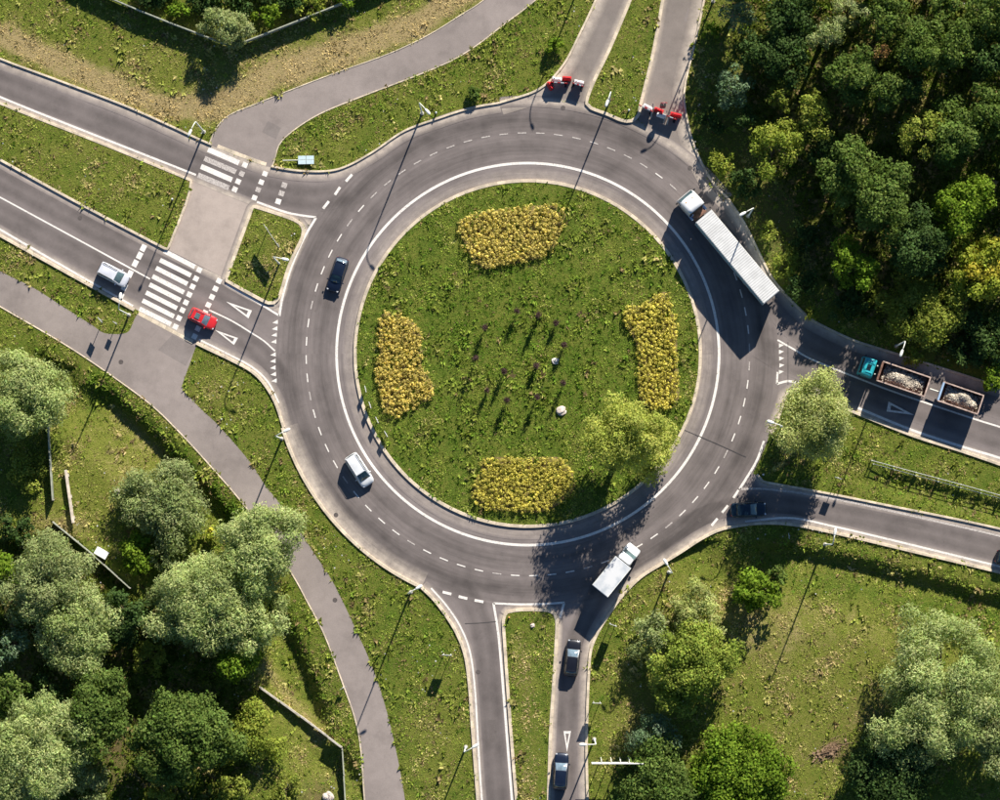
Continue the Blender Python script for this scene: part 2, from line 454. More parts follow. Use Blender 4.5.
def axis(lo, hi, step, far):
    core = list(np.arange(lo, hi+step/2, step)); k = step; out_l = []; out_r = []
    a, b = core[0], core[-1]
    while b < far: k *= 1.5; b += k; a -= k; out_r.append(b); out_l.append(a)
    return np.array(out_l[::-1]+core+out_r)
A0 = at(-60, 860).xy; A1 = at(1060, -60).xy
gx = axis(A0.x, A1.x, 0.6, 2500); gy = axis(A0.y, A1.y, 0.6, 2500)
GX, GY = np.meshgrid(gx, gy)
xs, ys = GX.ravel(), GY.ravel()
inside = (xs > A0.x-5) & (xs < A1.x+5) & (ys > A0.y-5) & (ys < A1.y+5)
zs = np.where(inside, height(xs, ys), 0)
nx, ny = len(gx), len(gy)
idx = np.arange(nx*ny).reshape(ny, nx)
F = np.stack([idx[:-1, :-1], idx[:-1, 1:], idx[1:, 1:], idx[1:, :-1]], -1).reshape(-1, 4)
gme = npmesh('ground', np.stack([xs, ys, zs], -1), F)
gpx, gpy = proj_np(xs, ys)
for nm, fn, dflt in (('dry', dry_np, 0.3), ('soil', soil_np, 0.0)):
    a = gme.attributes.new(nm, 'FLOAT', 'POINT')
    a.data.foreach_set('value', np.where(inside, fn(gpx, gpy), dflt).astype(np.float32))
gme.polygons.foreach_set('use_smooth', np.ones(len(F), dtype=bool))
ground = obj('ground', gme, M['ground']); tag(ground, kind='structure')
tag(ground, 'grassy verges and meadow with green and straw patches', 'ground')

# ------------------------------------------------------------------ roads
PAVED = []          # world polygons where no grass grows
def sheet(name, poly, z, mat, label, paved=True, cat='road'):
    me = bpy.data.meshes.new(name); bm = bmesh.new()
    vs = [bm.verts.new((p.x, p.y, z)) for p in poly]
    f = bm.faces.new(vs); f.normal_update()
    if f.normal.z < 0: f.normal_flip()
    bmesh.ops.triangulate(bm, faces=[f]); bm.to_mesh(me); bm.free()
    for p in me.polygons:
        if p.normal.z < 0: p.flip()
    o = obj(name, me, mat); tag(o, label, cat, kind='structure')
    if paved: PAVED.append([(p.x, p.y) for p in poly])
    return o
def offset(pl, d):
    out = []
    for i, p in enumerate(pl):
        t = (pl[min(i+1, len(pl)-1)]-pl[max(i-1, 0)]).normalized()
        out.append(p+Vector((-t.y, t.x))*d)       # positive = left of travel
    return out
def strip(name, pl, d0, d1, z, mat, parent, attr=None, prof=None):
    """ribbon along polyline from lateral offset d0 to d1; prof = attribute value across"""
    prof = prof or [1, 1]; n = len(prof); V = []; A = []
    for k in range(n):
        V.append(offset(pl, d0+(d1-d0)*k/(n-1)))
    m = len(pl); verts = [(V[k][i].x, V[k][i].y, z) for k in range(n) for i in range(m)]
    faces = [[k*m+i, k*m+i+1, (k+1)*m+i+1, (k+1)*m+i] for k in range(n-1) for i in range(m-1)]
    if d1 < d0: faces = [f[::-1] for f in faces]
    me = pymesh(name, verts, faces)
    for p in me.polygons:
        if p.normal.z < 0: p.flip()
    if attr:
        a = me.attributes.new(attr, 'FLOAT', 'POINT')
        a.data.foreach_set('value', np.repeat(np.array(prof, np.float32), m))
    return obj(name, me, mat, parent)

RING_OUT, RING_IN = mpx(255), mpx(171.5)
def arc(r, a0=0, a1=360, n=180):
    return [RC+Vector((math.cos(math.radians(a0+(a1-a0)*i/n)), math.sin(math.radians(a0+(a1-a0)*i/n))))*r for i in range(n+1)]
# annulus
def ring_r(deg):
    d = abs((deg+56+180) % 360-180); k = min(1, max(0, (d-16)/8)); d2 = abs((deg-28+180) % 360-180); k2 = min(1, max(0, (d2-15)/6)); return mpx(min(245+10*k, 247.5+7.5*k2))
ro = [RC+Vector((math.cos(math.radians(2*i)), math.sin(math.radians(2*i))))*ring_r(2*i) for i in range(181)]; ri = arc(RING_IN)
me = pymesh('roundabout_carriageway', [(p.x, p.y, 0.004) for p in ro[:-1]]+[(p.x, p.y, 0.004) for p in ri[:-1]],
            [[i, (i+1) % 180, 180+(i+1) % 180, 180+i] for i in range(180)])
ring = obj('roundabout_carriageway', me, M['ring']); tag(ring, 'grey asphalt ring of the roundabout around the grassy island', 'road', kind='structure')
PAVED.append('ring')

# edges (pixels), traced on the photograph
WN_N = [(-60, 35), (0, 60), (62, 83), (125, 107), (170, 127), (207, 144), (250, 161), (271, 167.5), (300, 172), (330, 172), (350, 166), (375, 152), (405, 132), (440, 119), (470, 109.5), (500, 104)]
WN_S = [(-60, 76), (0, 103), (100, 142), (190, 180), (253, 206), (292, 219), (310, 225)]
WS_N = [(-60, 128), (0, 161), (77, 203), (160, 247), (228, 280), (252, 293), (282, 309)]
WS_S = [(-60, 200), (0, 234), (70, 273), (135, 309), (197, 342), (230, 358), (252, 370), (266, 384), (277, 403), (285, 427)]
S_W = [(422, 586), (436, 600), (450, 619), (460, 637), (467, 658), (471, 690), (473, 720), (476, 760), (479, 800), (484, 860)]
S_E = [(662, 562), (640, 576), (622, 594), (606, 616), (595, 635), (589, 652), (587, 680), (585.5, 720), (585, 750), (586, 800), (588, 860)]
SE_N = [(756, 475), (762, 482), (775, 485), (825, 494), (890, 507), (950, 519), (1000, 530), (1060, 545)]
SE_S = [(662, 562), (680, 551), (700, 538), (718, 529), (735, 525), (760, 522), (790, 523), (832, 531), (900, 547), (1000, 571), (1060, 587)]
E_N = [(727, 199), (743, 223), (756, 249), (769, 275), (781, 291), (800, 311), (815, 323), (850, 340), (880, 350), (925, 364), (1000, 388), (1060, 408)]
E_S = [(771, 434), (779, 412), (785, 395), (797, 390), (820, 397), (857, 412), (912, 434), (962, 450), (1000, 463), (1060, 484)]
NL_W = [(500, 104), (532, 94), (547, 85), (556, 76), (568, 60), (582, 32), (597, 0), (622, -60)]
NL_E = [(588, 104), (590, 95), (594, 83), (610, 50), (631, 0), (655, -60)]
NR_W = [(637, 115), (638, 106), (644, 82), (652, 50), (661, 0), (672, -60)]
NR_E = [(727, 199), (712, 183), (698, 158), (689, 133), (683, 100), (686, 75), (695, 38), (703, 0), (716, -60)]
NW_N = [(209, 146), (216, 130), (225, 119), (237, 112), (250, 107), (290, 91), (332, 75), (390, 54), (430, 35), (462, 15), (485, 0), (540, -45)]
NW_S = [(271, 168), (274, 160), (282, 140), (315, 116), (362, 96), (412, 77), (450, 61), (475, 46), (500, 27), (535, 0), (585, -45)]
SW_E0 = [(-60, 237), (0, 271), (32, 287), (62, 306), (95, 327)]
SW_E1 = [(184, 391), (200, 408), (220, 427), (250, 462), (265, 485), (290, 516), (312, 550), (330, 577), (343, 602), (357, 632), (370, 661), (382, 695), (392, 732), (400, 770), (405, 800), (412, 860)]
SW_W = [(-60, 270), (0, 306), (60, 341), (100, 367), (147, 401), (175, 427), (212, 467), (250, 512), (290, 570), (308, 602), (325, 635), (342, 680), (355, 717), (361, 747), (365, 800), (370, 860)]

E = {k: sm(v) for k, v in dict(WN_N=WN_N, WN_S=WN_S, WS_N=WS_N, WS_S=WS_S, S_W=S_W, S_E=S_E, SE_N=SE_N, SE_S=SE_S, E_N=E_N, E_S=E_S,
     NL_W=NL_W, NL_E=NL_E, NR_W=NR_W, NR_E=NR_E, NW_N=NW_N, NW_S=NW_S, SW_E1=SW_E1, SW_W=SW_W).items()}
def P(*pts): return W2(pts)
inn = lambda a, b: [RC+Vector((math.cos(math.radians(t)), math.sin(math.radians(t))))*mpx(239) for t in np.linspace(a, b, 30)]
def px_ang(px, py):
    v = at(px, py).xy-RC; return math.degrees(math.atan2(v.y, v.x))
west_n = sheet('west_exit_road', E['WN_N']+inn(px_ang(500, 104), px_ang(310, 225)+0)+E['WN_S'][::-1], 0.0050, M['asphalt'], 'single lane exit road leaving the ring to the upper left')
west_s = sheet('west_entry_road', E['WS_S']+inn(px_ang(285, 427)-360 if px_ang(285, 427) > 0 else px_ang(285, 427), px_ang(282, 309)-360)+E['WS_N'][::-1], 0.0060, M['asphalt'], 'two lane entry road joining the ring from the left')
south = sheet('south_road', E['S_W']+E['S_E'][::-1]+inn(px_ang(662, 562), px_ang(422, 586)), 0.0070, M['asphalt'], 'road leading to the bottom edge, split by a grassy island')
east = sheet('east_entry_road', E['E_N']+E['E_S'][::-1]+inn(px_ang(771, 434), px_ang(727, 199)), 0.0080, M['asphalt'], 'two lane entry road joining the ring from the right')
seast = sheet('south_east_exit_road', E['SE_S']+E['SE_N'][::-1]+inn(px_ang(756, 475), px_ang(662, 562)), 0.0090, M['asphalt'], 'narrow exit road to the right below the willow island')
north_l = sheet('closed_north_road_west', E['NL_W']+E['NL_E'][::-1]+P((560, 100)), 0.0100, M['asphalt_old'], 'closed pale road behind the left barriers at the top')
north_r = sheet('closed_north_road_east', E['NR_E']+E['NR_W'][::-1]+P((640, 122), (680, 150)), 0.0110, M['asphalt_old'], 'closed pale road behind the right barriers at the top')
cross = sheet('median_crossing_pavement', P((190.5, 178.5), (254, 204.5), (251, 215), (228.5, 282), (165, 251), (187, 200)), 0.0120, M['concrete_slab'], 'pale concrete pavement between the two zebra crossings', cat='pavement')
access = sheet('north_west_path', E['NW_N']+E['NW_S'][::-1], 0.0130, M['asphalt_pale'], 'pale asphalt path curving to the top edge', cat='path')
SW_loop = sm(SW_E0)+sm([(95, 327), (104, 333), (120, 334), (129, 331), (134, 320), (139, 311.5)], 0.4)+P((141, 308), (199, 339.5), (195, 349))+sm([(195, 349), (189, 366), (182, 386), (184, 391)], 0.4)+E['SW_E1']+E['SW_W'][::-1]
swpath = sheet('south_west_path', SW_loop, 0.0140, M['asphalt_pale'], 'pale asphalt path curving down the left side to the bottom edge', cat='path')

# island discs and raised splitter islands -------------------------------------------------
ISL_W = [(253.5, 209.5), (254, 208.5), (255.2, 208.7), (275, 215), (293, 221.5), (300.5, 227), (301, 236), (293, 253), (286, 270), (280, 290), (276, 299), (269, 301.5), (250, 292), (229.5, 280.6), (228, 280), (228.3, 278.5)]
ISL_S = [(508, 613.5), (520, 611.5), (540, 611.5), (550, 613), (555, 620), (554, 650), (551.5, 690), (549, 730), (547, 790), (545, 860), (524, 860), (518, 800), (511, 712), (506, 640), (505, 620)]
ISL_MW = [(-60, 79), (0, 105), (100, 144.5), (188.5, 180.9), (190, 181.5), (189.7, 183), (186, 200), (168, 246), (167, 248), (165, 247.3), (77, 201), (0, 158.5), (-60, 126)]
ISL_N = [(656, -60), (632, 0), (611, 50), (595, 83), (588, 103), (592, 107), (608, 113), (622, 119), (631, 119.5), (637, 114), (639, 104), (644.5, 82), (652, 50), (661, 0), (671, -60)]
GREEN = []
def raised(name, pts, label, zt=0.10, closed_smooth=True):
    pl = W2(pts); pl = catmull(pl+[pl[0]], 0.4)[:-1] if closed_smooth else pl
    n = len(pl)
    ar = sum(pl[i].x*pl[(i+1) % n].y-pl[(i+1) % n].x*pl[i].y for i in range(n))
    if ar < 0: pl = pl[::-1]
    verts = [(p.x, p.y, 0.0) for p in pl]+[(p.x, p.y, zt) for p in pl]
    faces = [[i, (i+1) % n, n+(i+1) % n, n+i] for i in range(n)]+[[n+i for i in range(n)]]
    me = pymesh(name, verts, faces)
    px_, py_ = proj_np(np.array([p[0] for p in verts]), np.array([p[1] for p in verts]))
    for nm, fn in (('dry', dry_np), ('soil', soil_np)):
        a = me.attributes.new(nm, 'FLOAT', 'POINT'); a.data.foreach_set('value', fn(px_, py_).astype(np.float32))
    o = obj(name, me, M['ground']); tag(o, label, 'verge', kind='structure')
    GREEN.append(([(p.x, p.y) for p in pl], zt)); return pl, o
def kerb(name, pl, w=0.26, h=0.20, side=1, closed=False, z0=0.0, label=None, mat='kerb'):
    """kerb stones along polyline; side=1 lies to the left of travel"""
    pl = list(pl)
    if closed: pl = pl+[pl[0]]
    def off(d):
        o = offset(pl, d*side)
        if closed:
            t = (pl[1]-pl[-2]).normalized(); q = pl[0]+Vector((-t.y, t.x))*d*side; o[0] = q; o[-1] = q
        return o
    a, b, c, d = off(0), off(0.03), off(w-0.02), off(w)
    m = len(pl); V = []
    for L, z in ((a, z0), (a, z0+h-0.03), (b, z0+h), (c, z0+h), (d, z0+h-0.02), (d, z0)):
        V += [(p.x, p.y, z) for p in L]
    fs = [[k*m+i, k*m+i+1, (k+1)*m+i+1, (k+1)*m+i] for k in range(5) for i in range(m-1)]
    if side < 0: fs = [f[::-1] for f in fs]
    if not closed:
        fs += [[k*m for k in range(6)], [k*m+m-1 for k in range(6)][::-1]]
    me = pymesh(name, V, fs); arcl = [0.0]
    for i in range(1, m): arcl.append(arcl[-1]+(pl[i]-pl[i-1]).length)
    me.attributes.new('arc', 'FLOAT', 'POINT').data.foreach_set('value', np.tile(np.array(arcl, np.float32), 6))
    o = obj(name, me, M[mat])
    tag(o, label or 'pale concrete kerb', 'kerb', kind='structure')
    return o

isl, island_o = raised('central_island', [tuple(p) for p in [(527.7+171*math.cos(math.radians(t)), 353.7+171*math.sin(math.radians(t))) for t in range(0, 360, 6)]], 'round grassy island in the middle of the roundabout', 0.17)
kerb('island_kerb', isl, w=0.42, side=-1, closed=True, h=0.22, label='pale kerb circling the central island')
for nm, pts, lab, cl in (('west_splitter_island', ISL_W, 'small grassy splitter island right of the zebra crossings', 1), ('south_splitter_island', ISL_S, 'long narrow grassy splitter island at the bottom', 1),
                         ('west_median', ISL_MW, 'grassy median strip between the left roads', 0), ('north_median', ISL_N, 'grassy strip between the two closed roads', 0)):
    pl, _ = raised(nm, pts, lab, 0.17, True)
    kerb(nm+'_kerb', pl, w=0.42 if nm != 'west_median' else 0.32, side=-1, closed=True, h=0.22, label='pale kerb around the '+lab)
    if nm in ('west_splitter_island', 'south_splitter_island'):
        q = pl+[pl[0]]
        strip('gutter', q, -0.30, -1.0, 0.0260, M['asphalt'], south if 'south' in nm else west_s, 'dust', [0.9, 0.7, 0.1])
# kerbs on outer edges (side chosen so the kerb lies outside the road)
for nm, key, side, lab in (('west_exit_kerb', 'WN_N', 1, 'kerb along the top of the left exit road'), ('west_entry_kerb', 'WS_S', -1, 'kerb along the bottom of the left entry road'),
                           ('south_west_kerb', 'S_W', -1, 'kerb left of the bottom road'), ('south_east_kerb', 'S_E', 1, 'kerb right of the bottom road'),
                           ('exit_north_kerb', 'SE_N', 1, 'kerb above the lower right exit road'), ('exit_south_kerb', 'SE_S', -1, 'kerb below the lower right exit road'),
                           ('east_north_kerb', 'E_N', 1, 'kerb above the right entry road'), ('east_south_kerb', 'E_S', -1, 'kerb below the right entry road'),
                           ('closed_west_kerb', 'NL_W', 1, 'kerb left of the closed roads'), ('closed_east_kerb', 'NR_E', -1, 'kerb right of the closed roads')):
    pl = E[key]
    if key == 'WN_N':
        g0, g1 = at(212, 146).x, at(270, 167).x
        kerb(nm, [p for p in pl if p.x < g0], side=side, label=lab); kerb(nm, [p for p in pl if p.x > g1], side=side, label=lab+', right of the path mouth')
        kerb('path_mouth_kerb', [p for p in pl if g0 <= p.x <= g1], side=side, h=0.024, w=0.5, label='lowered kerb at the mouth of the upper path')
    elif key == 'WS_S':
        g0, g1 = at(139, 0).x, at(197, 0).x
        kerb(nm, [p for p in pl if p.x < g0], side=side, w=0.36, label=lab); kerb(nm, [p for p in pl if p.x > g1], side=side, w=0.36, label=lab+', right of the path mouth')
        kerb('path_mouth_kerb', [p for p in pl if g0 <= p.x <= g1], side=side, h=0.024, w=0.5, label='lowered kerb below the left zebra crossing')
    else:
        kerb(nm, pl, side=side, w=0.36 if key in ('S_W', 'SE_S', 'S_E', 'E_S') else 0.28, label=lab)
ringarc = arc(RING_OUT, px_ang(285, 427)-360 if px_ang(285, 427) > 0 else px_ang(285, 427), px_ang(422, 586), 80)
kerb('ring_kerb', ringarc, side=-1, w=0.4, label='kerb along the lower left of the ring')
for key, side in (('NW_N', 1), ('NW_S', -1), ('SW_W', -1)):
    kerb('path_edging', E[key], side=side, w=0.15, h=0.07 if key != 'SW_W' else 0.08, label='thin pale edging of the '+('upper path' if key[0] == 'N' else 'left path'))
kerb('crossing_edging', P((252, 209), (249, 217), (229, 277)), side=1, w=0.15, h=0.06, z0=0.04, label='pale edging right of the median pavement')

# dust gutters beside the kerbs, tyre polish on the lanes ------------------------------------
G = [0.95, 0.75, 0.35, 0.0]
for gi, (key, d, road, mt) in enumerate((('WN_N', -1.2, west_n, 'asphalt'), ('WS_S', 1.1, west_s, 'asphalt'), ('S_W', 1.0, south, 'asphalt'), ('S_E', -1.0, south, 'asphalt'), ('SE_N', -0.9, seast, 'asphalt'), ('SE_S', 1.1, seast, 'asphalt'),
                     ('E_N', -1.2, east, 'asphalt'), ('E_S', 0.9, east, 'asphalt'), ('NL_W', -1.5, north_l, 'asphalt_old'), ('NR_E', 1.5, north_r, 'asphalt_old'), ('NL_E', 1.0, north_l, 'asphalt_old'), ('NR_W', -1.0, north_r, 'asphalt_old'),
                     ('WN_S', 0.9, west_n, 'asphalt'), ('WS_N', -0.9, west_s, 'asphalt'))):
    strip('gutter', E[key], 0, d, 0.0196+gi*0.0004, M[mt], road, 'dust', G)
strip('gutter', ringarc, 0, 2.0, 0.0190, M['ring'], ring, 'dust', G)
strip('gutter', arc(RING_IN, 0, 360, 180), 0, -1.9, 0.0192, M['ring'], ring, 'dust', [0.6, 0.34, 0.28, 0.24, 0.2, 0.0])
strip('gutter', arc(RING_OUT, px_ang(500, 104), px_ang(727, 199), 60), 0.6, -0.9, 0.0256, M['ring'], ring, 'dust', [0.0, 0.6, 0.8, 0.3, 0.0])
def mid(a, b, n=60, t=0.5):
    def res(pl):
        L = [0]
        for i in range(1, len(pl)): L.append(L[-1]+(pl[i]-pl[i-1]).length)
        out = []
        for k in range(n+1):
            s = L[-1]*k/n; i = max(1, next((j for j in range(1, len(L)) if L[j] >= s-1e-6), len(L)-1))
            f = (s-L[i-1])/max(L[i]-L[i-1], 1e-6); out.append(pl[i-1].lerp(pl[i], f))
        return out
    A, B = res(a), res(b); return [p.lerp(q, t) for p, q in zip(A, B)]
WP = [0, 0.7, 1.0, 0.8, 0.55, 0.8, 1.0, 0.7, 0]
LZ = [0.0148]
def lane(pts, w, road, mt='asphalt'):
    LZ[0] += 0.0004; pl = sm(pts)
    o = strip('tyre_polish', pl, -w/2, w/2, LZ[0], M[mt], road, 'wear', WP)
    m = len(pl); fade = np.clip(np.minimum(np.arange(m), np.arange(m)[::-1])/10, 0, 1)
    o.data.attributes['wear'].data.foreach_set('value', (np.array(WP)[:, None]*fade[None, :]).astype(np.float32).ravel())
lane([(-60, 60), (0, 83), (125, 133), (225, 177), (290, 196), (330, 196), (362, 180)], 3.6, west_n)
lane([(-60, 148), (0, 179), (90, 227), (180, 270), (250, 307), (280, 330)], 3.3, west_s)
lane([(-60, 182), (0, 213), (90, 260), (180, 305), (245, 340), (275, 372), (295, 410)], 3.3, west_s)
lane([(440, 572), (470, 600), (484, 640), (490, 700), (497, 800), (502, 860)], 3.4, south)
lane([(566, 860), (566, 780), (568, 700), (574, 650), (600, 590), (640, 555)], 3.0, south)
lane([(640, 550), (700, 520), (750, 505), (800, 508), (900, 526), (1000, 551), (1060, 566)], 3.2, seast)
lane([(1060, 427), (1000, 406), (925, 383), (850, 358), (800, 332), (765, 290)], 3.4, east)
lane([(1060, 455), (1000, 438), (925, 412), (850, 386), (790, 362), (760, 345)], 3.4, east)

# ------------------------------------------------------------------ painted markings
ZM = 0.0278
def quad_mark(name, pts, road, mat='paint'):
    c = sum((at(*p) for p in pts), Vector())/len(pts)
    vs = [at(*p)-c for p in pts]
    me = pymesh(name, [(v.x, v.y, 0) for v in vs], [list(range(len(vs)))])
    if me.polygons[0].normal.z < 0: me.polygons[0].flip()
    return obj(name, me, M[mat], road, (c.x, c.y, ZM))
def line_mark(name, pts, w, road, mat='paint', smooth=True):
    pl = sm(pts) if smooth else W2(pts)
    return strip(name, pl, -w/2, w/2, ZM, M[mat], road)
# solid inner circle + dashed lane circle
strip('solid_circle_line', arc(mpx(191.5)), -0.17, 0.17, ZM, M['paint'], ring)
dash_me = pymesh('lane_dash', [(-0.075, -0.56, 0), (0.075, -0.56, 0), (0.075, 0.56, 0), (-0.075, 0.56, 0)], [[0, 1, 2, 3]])
dash_old = dash_me.copy(); dash_me.materials.append(M['paint']); dash_old.materials.append(M['paint_old'])
for i in range(76):
    t = 360*i/76+1.5
    p = RC+Vector((math.cos(math.radians(t)), math.sin(math.radians(t))))*mpx(222)
    obj('lane_dash', dash_old if 55 < t < 135 or (i*7) % 5 == 0 else dash_me, None, ring, (p.x, p.y, ZM), math.radians(t))
def dashes_px(lst, L, w, road, name='edge_dash', mat='paint'):
    for (x, y, dx, dy) in lst:
        p = at(x, y); a = ang(dx, dy)
        me = pymesh(name, [(-L/2, -w/2, 0), (L/2, -w/2, 0), (L/2, w/2, 0), (-L/2, w/2, 0)], [[0, 1, 2, 3]])
        obj(name, me, M[mat], road, (p.x, p.y, ZM), a)
dashes_px([(326, 205, 7, -9), (337.5, 191, 6, -9), (349, 178, 7, -8)], 1.2, 0.34, ring)
dashes_px([(447, 593, 8, 2), (463, 597.5, 8, 2), (479, 601, 8, 1.5)], 1.15, 0.34, ring)
dashes_px([(736, 494, 4, -6), (725, 509, 5, -6), (714.5, 522, 5, -6)], 1.2, 0.3, seast)
# zebra crossings
for k, (x0, y0, x1, y1) in enumerate([(208, 149.5, 239, 163), (204.5, 158.5, 236, 172), (201, 166.5, 232, 180), (198, 175, 229, 188)]):
    d = Vector((x1-x0, y1-y0)).normalized(); n = Vector((-d.y, d.x))*2.6; s = d*0
    q = [Vector((x0, y0))-n, Vector((x1, y1))-n, Vector((x1, y1))+n, Vector((x0, y0))+n]
    quad_mark('zebra_stripe', [tuple(v) for v in q], west_n, 'paint' if k in (0, 2) else 'paint_old')
for (x0, y0, x1, y1) in [(164, 251, 195, 267), (160, 260, 191, 275.5), (156, 268, 187.5, 284), (152.5, 276.3, 184, 292.5), (149.5, 284.5, 180.5, 300.3), (146, 292.5, 177, 308.3), (142.5, 300.5, 174, 316.5), (139.5, 308.7, 171, 324.3)]:
    d = Vector((x1-x0, y1-y0)).normalized(); n = Vector((-d.y, d.x))*2.3
    q = [Vector((x0, y0))-n, Vector((x1, y1))-n, Vector((x1, y1))+n, Vector((x0, y0))+n]
    quad_mark('zebra_stripe', [tuple(v) for v in q], west_s)
def squares(lst, s, road, dx, dy, name='crossing_square', olds=()):
    for i, (x, y) in enumerate(lst):
        d = Vector((dx, dy)).normalized()*s/2; n = Vector((-d.y, d.x)); c = Vector((x, y))
        quad_mark(name, [tuple(c-d-n), tuple(c+d-n), tuple(c+d+n), tuple(c-d+n)], road, 'paint_old' if i in olds else 'paint')
squares([(245, 165), (241.8, 173.8), (238.2, 181.6), (234.8, 189.4)], 5.2, west_n, 13, 6, olds=(1,))
squares([(265, 173.8), (261.3, 182.2), (258.2, 189.8), (254.5, 197.8)], 5.0, west_n, 13, 5, olds=(2,))
squares([(284.3, 185.3), (281.5, 193.5), (278.3, 201.5)], 5.4, west_n, 12, 4, olds=(0, 1))
squares([(199.3, 270), (196, 278.7), (192.6, 286.7), (189.3, 294.6), (186, 302.5), (182.5, 310.2), (179, 318.2), (175.5, 326.7)], 5.2, west_s, 14, 7)
squares([(219, 281), (215.5, 288.8), (212, 297), (208.4, 305), (205, 312.8), (201.5, 320.6), (198, 328.6), (194.6, 336.5)], 5.2, west_s, 14, 7)
for (x, y) in [(143.3, 248), (139.6, 255.7), (135.2, 263.5), (130, 274), (124.4, 287), (120.8, 296.5)]:
    d = Vector((14, 7)).normalized()*2.6; n = Vector((-d.y, d.x))*1.35; c = Vector((x, y))
    quad_mark('give_way_dash', [tuple(c-d-n), tuple(c+d-n), tuple(c+d+n), tuple(c-d+n)], west_s)
# solid lane and edge lines
line_mark('lane_line', [(-60, 165), (5, 200), (75, 238), (150, 279)], 0.2, west_s)
line_mark('lane_line', [(209, 310), (232, 321), (250, 332), (264, 341), (275, 351)], 0.2, west_s)
line_mark('edge_line', [(-60, 69), (0, 97), (97, 136), (196, 175)], 0.26, west_n)
line_mark('edge_line', [(257, 202), (285, 212), (302, 215.5), (316, 217.3)], 0.26, west_n)
line_mark('edge_line', [(316, 217.8), (303, 240), (291, 268), (283, 295), (279.3, 316)], 0.3, ring)
line_mark('edge_line', [(226, 284.5), (252, 299), (279, 315.5)], 0.26, west_s)
line_mark('edge_line', [(-60, 195), (0, 229.5), (68, 269), (133, 306)], 0.26, west_s)
line_mark('edge_line', [(199, 339.5), (228, 354), (252, 367), (268, 382), (279, 403)], 0.22, west_s)
line_mark('edge_line', [(431, 588), (446, 605), (460, 626), (470, 652), (475, 690), (478, 740), (482, 800), (488, 860)], 0.22, south)
line_mark('edge_line', [(493.5, 603), (499, 640), (505, 712), (512, 800), (517, 860)], 0.3, south)
line_mark('edge_line', [(493.5, 603.3), (520, 604.3), (545, 603.8), (564.5, 602.5)], 0.26, ring)
line_mark('edge_line', [(564, 603), (562, 610), (560, 618)], 0.3, south)
line_mark('lane_line', [(777.5, 340), (795, 350), (812, 359.5), (855, 377), (900, 394), (973, 418.5), (1000, 427), (1060, 447)], 0.22, east)
line_mark('edge_line', [(858, 408), (912, 430), (965, 447.5), (1000, 458), (1060, 478)], 0.3, east)
line_mark('edge_line', [(777, 384), (788, 381), (800, 383.5)], 0.3, east); line_mark('edge_line', [(777.5, 372), (777, 384)], 0.26, east, smooth=False)
line_mark('edge_line', [(764, 441), (757, 460), (749, 474), (739.5, 489)], 0.3, seast)
line_mark('edge_line', [(740, 489), (765, 489), (800, 493), (835, 499), (900, 513), (1000, 536), (1060, 551)], 0.26, seast, 'paint_old')
line_mark('edge_line', [(745, 521.5), (790, 518), (832, 526), (900, 542), (1000, 566.5), (1060, 582)], 0.26, seast)
# painted give way triangles (hollow) and teeth
def hollow_triangle(tip, b0, b1, road):
    T, A, B = (at(*p) for p in (tip, b0, b1)); c = (T+A+B)/3
    t = T.lerp((A+B)/2, 0.36); a = A.lerp(T, 0.20).lerp((A+B)/2, 0.40); b = B.lerp(T, 0.20).lerp((A+B)/2, 0.40)
    vs = [v-c for v in (T, A, B, t, a, b)]
    me = pymesh('give_way_triangle', [(v.x, v.y, 0) for v in vs], [[0, 1, 4, 3], [1, 2, 5, 4], [2, 0, 3, 5]])
    for p in me.polygons:
        if p.normal.z < 0: p.flip()
    obj('give_way_triangle', me, M['paint'], road, (c.x, c.y, ZM))
hollow_triangle((226, 301.5), (252, 310.5), (248.5, 318.5), west_s)
hollow_triangle((215, 330), (238, 338), (234, 345), west_s)
hollow_triangle((914, 415), (888.5, 401.5), (886.5, 411.5), east)
hollow_triangle((567, 752), (563.5, 731), (571, 731), south)
for (x, y) in [(275.5, 322), (275, 328.4), (274.4, 334.8), (273.9, 341.5), (273.4, 354.4), (273.2, 360.8), (273.2, 367.5), (273.6, 374), (274.3, 380.5)]:
    quad_mark('give_way_tooth', [(x-3.2, y+0.8), (x+2.4, y-2.2), (x+2.4, y+2.2)], west_s)
for (x, y) in [(780.6, 345.5), (780.6, 352), (780.8, 358.6), (781, 365.5), (780.5, 372)]:
    quad_mark('give_way_tooth', [(x+3.4, y-0.5), (x-1.6, y-2.2), (x-1.6, y+2.2)], east)
line_mark('tar_seam', [(684, 430), (715, 443), (746, 457)], 0.12, ring, 'tar', False)
line_mark('tar_seam', [(465, 623.5), (480, 623), (496, 621.5)], 0.10, south, 'tar')
line_mark('tar_seam', [(788, 342), (788, 385)], 0.07, east, 'tar', False)

M['asphalt_patch'] = asphalt('asphalt_patch', (0.225, 0.195, 0.182), worn=0.4)
M['asphalt_patch_dark'] = asphalt('asphalt_patch_dark', (0.145, 0.125, 0.118), worn=0.4)
M['iron'] = simple('cast_iron', (0.10, 0.085, 0.08), 0.7, 0.2, var=0.3, scale=8)
ZK = ZM; ZM = 0.0186
for pts, road, mt in [([(158, 350), (186, 366), (190, 358), (196, 347), (172, 335)], swpath, 'asphalt_patch'), ([(262, 132), (276, 139), (281, 128), (268, 121)], access, 'asphalt_patch'),
                      ([(688, 8), (696, 10), (694, 24), (684, 21)], north_r, 'asphalt_patch'), ([(30, 178), (44, 185), (41, 191), (27, 184)], west_s, 'asphalt_patch_dark'), ([(488, 720), (496, 719.5), (497.5, 742), (489.5, 742.5)], south, 'asphalt_patch_dark'),
                      ([(905, 521), (921, 525), (920, 530), (904, 526)], seast, 'asphalt_patch_dark')]:
    quad_mark('repair_patch', pts, road, mt)
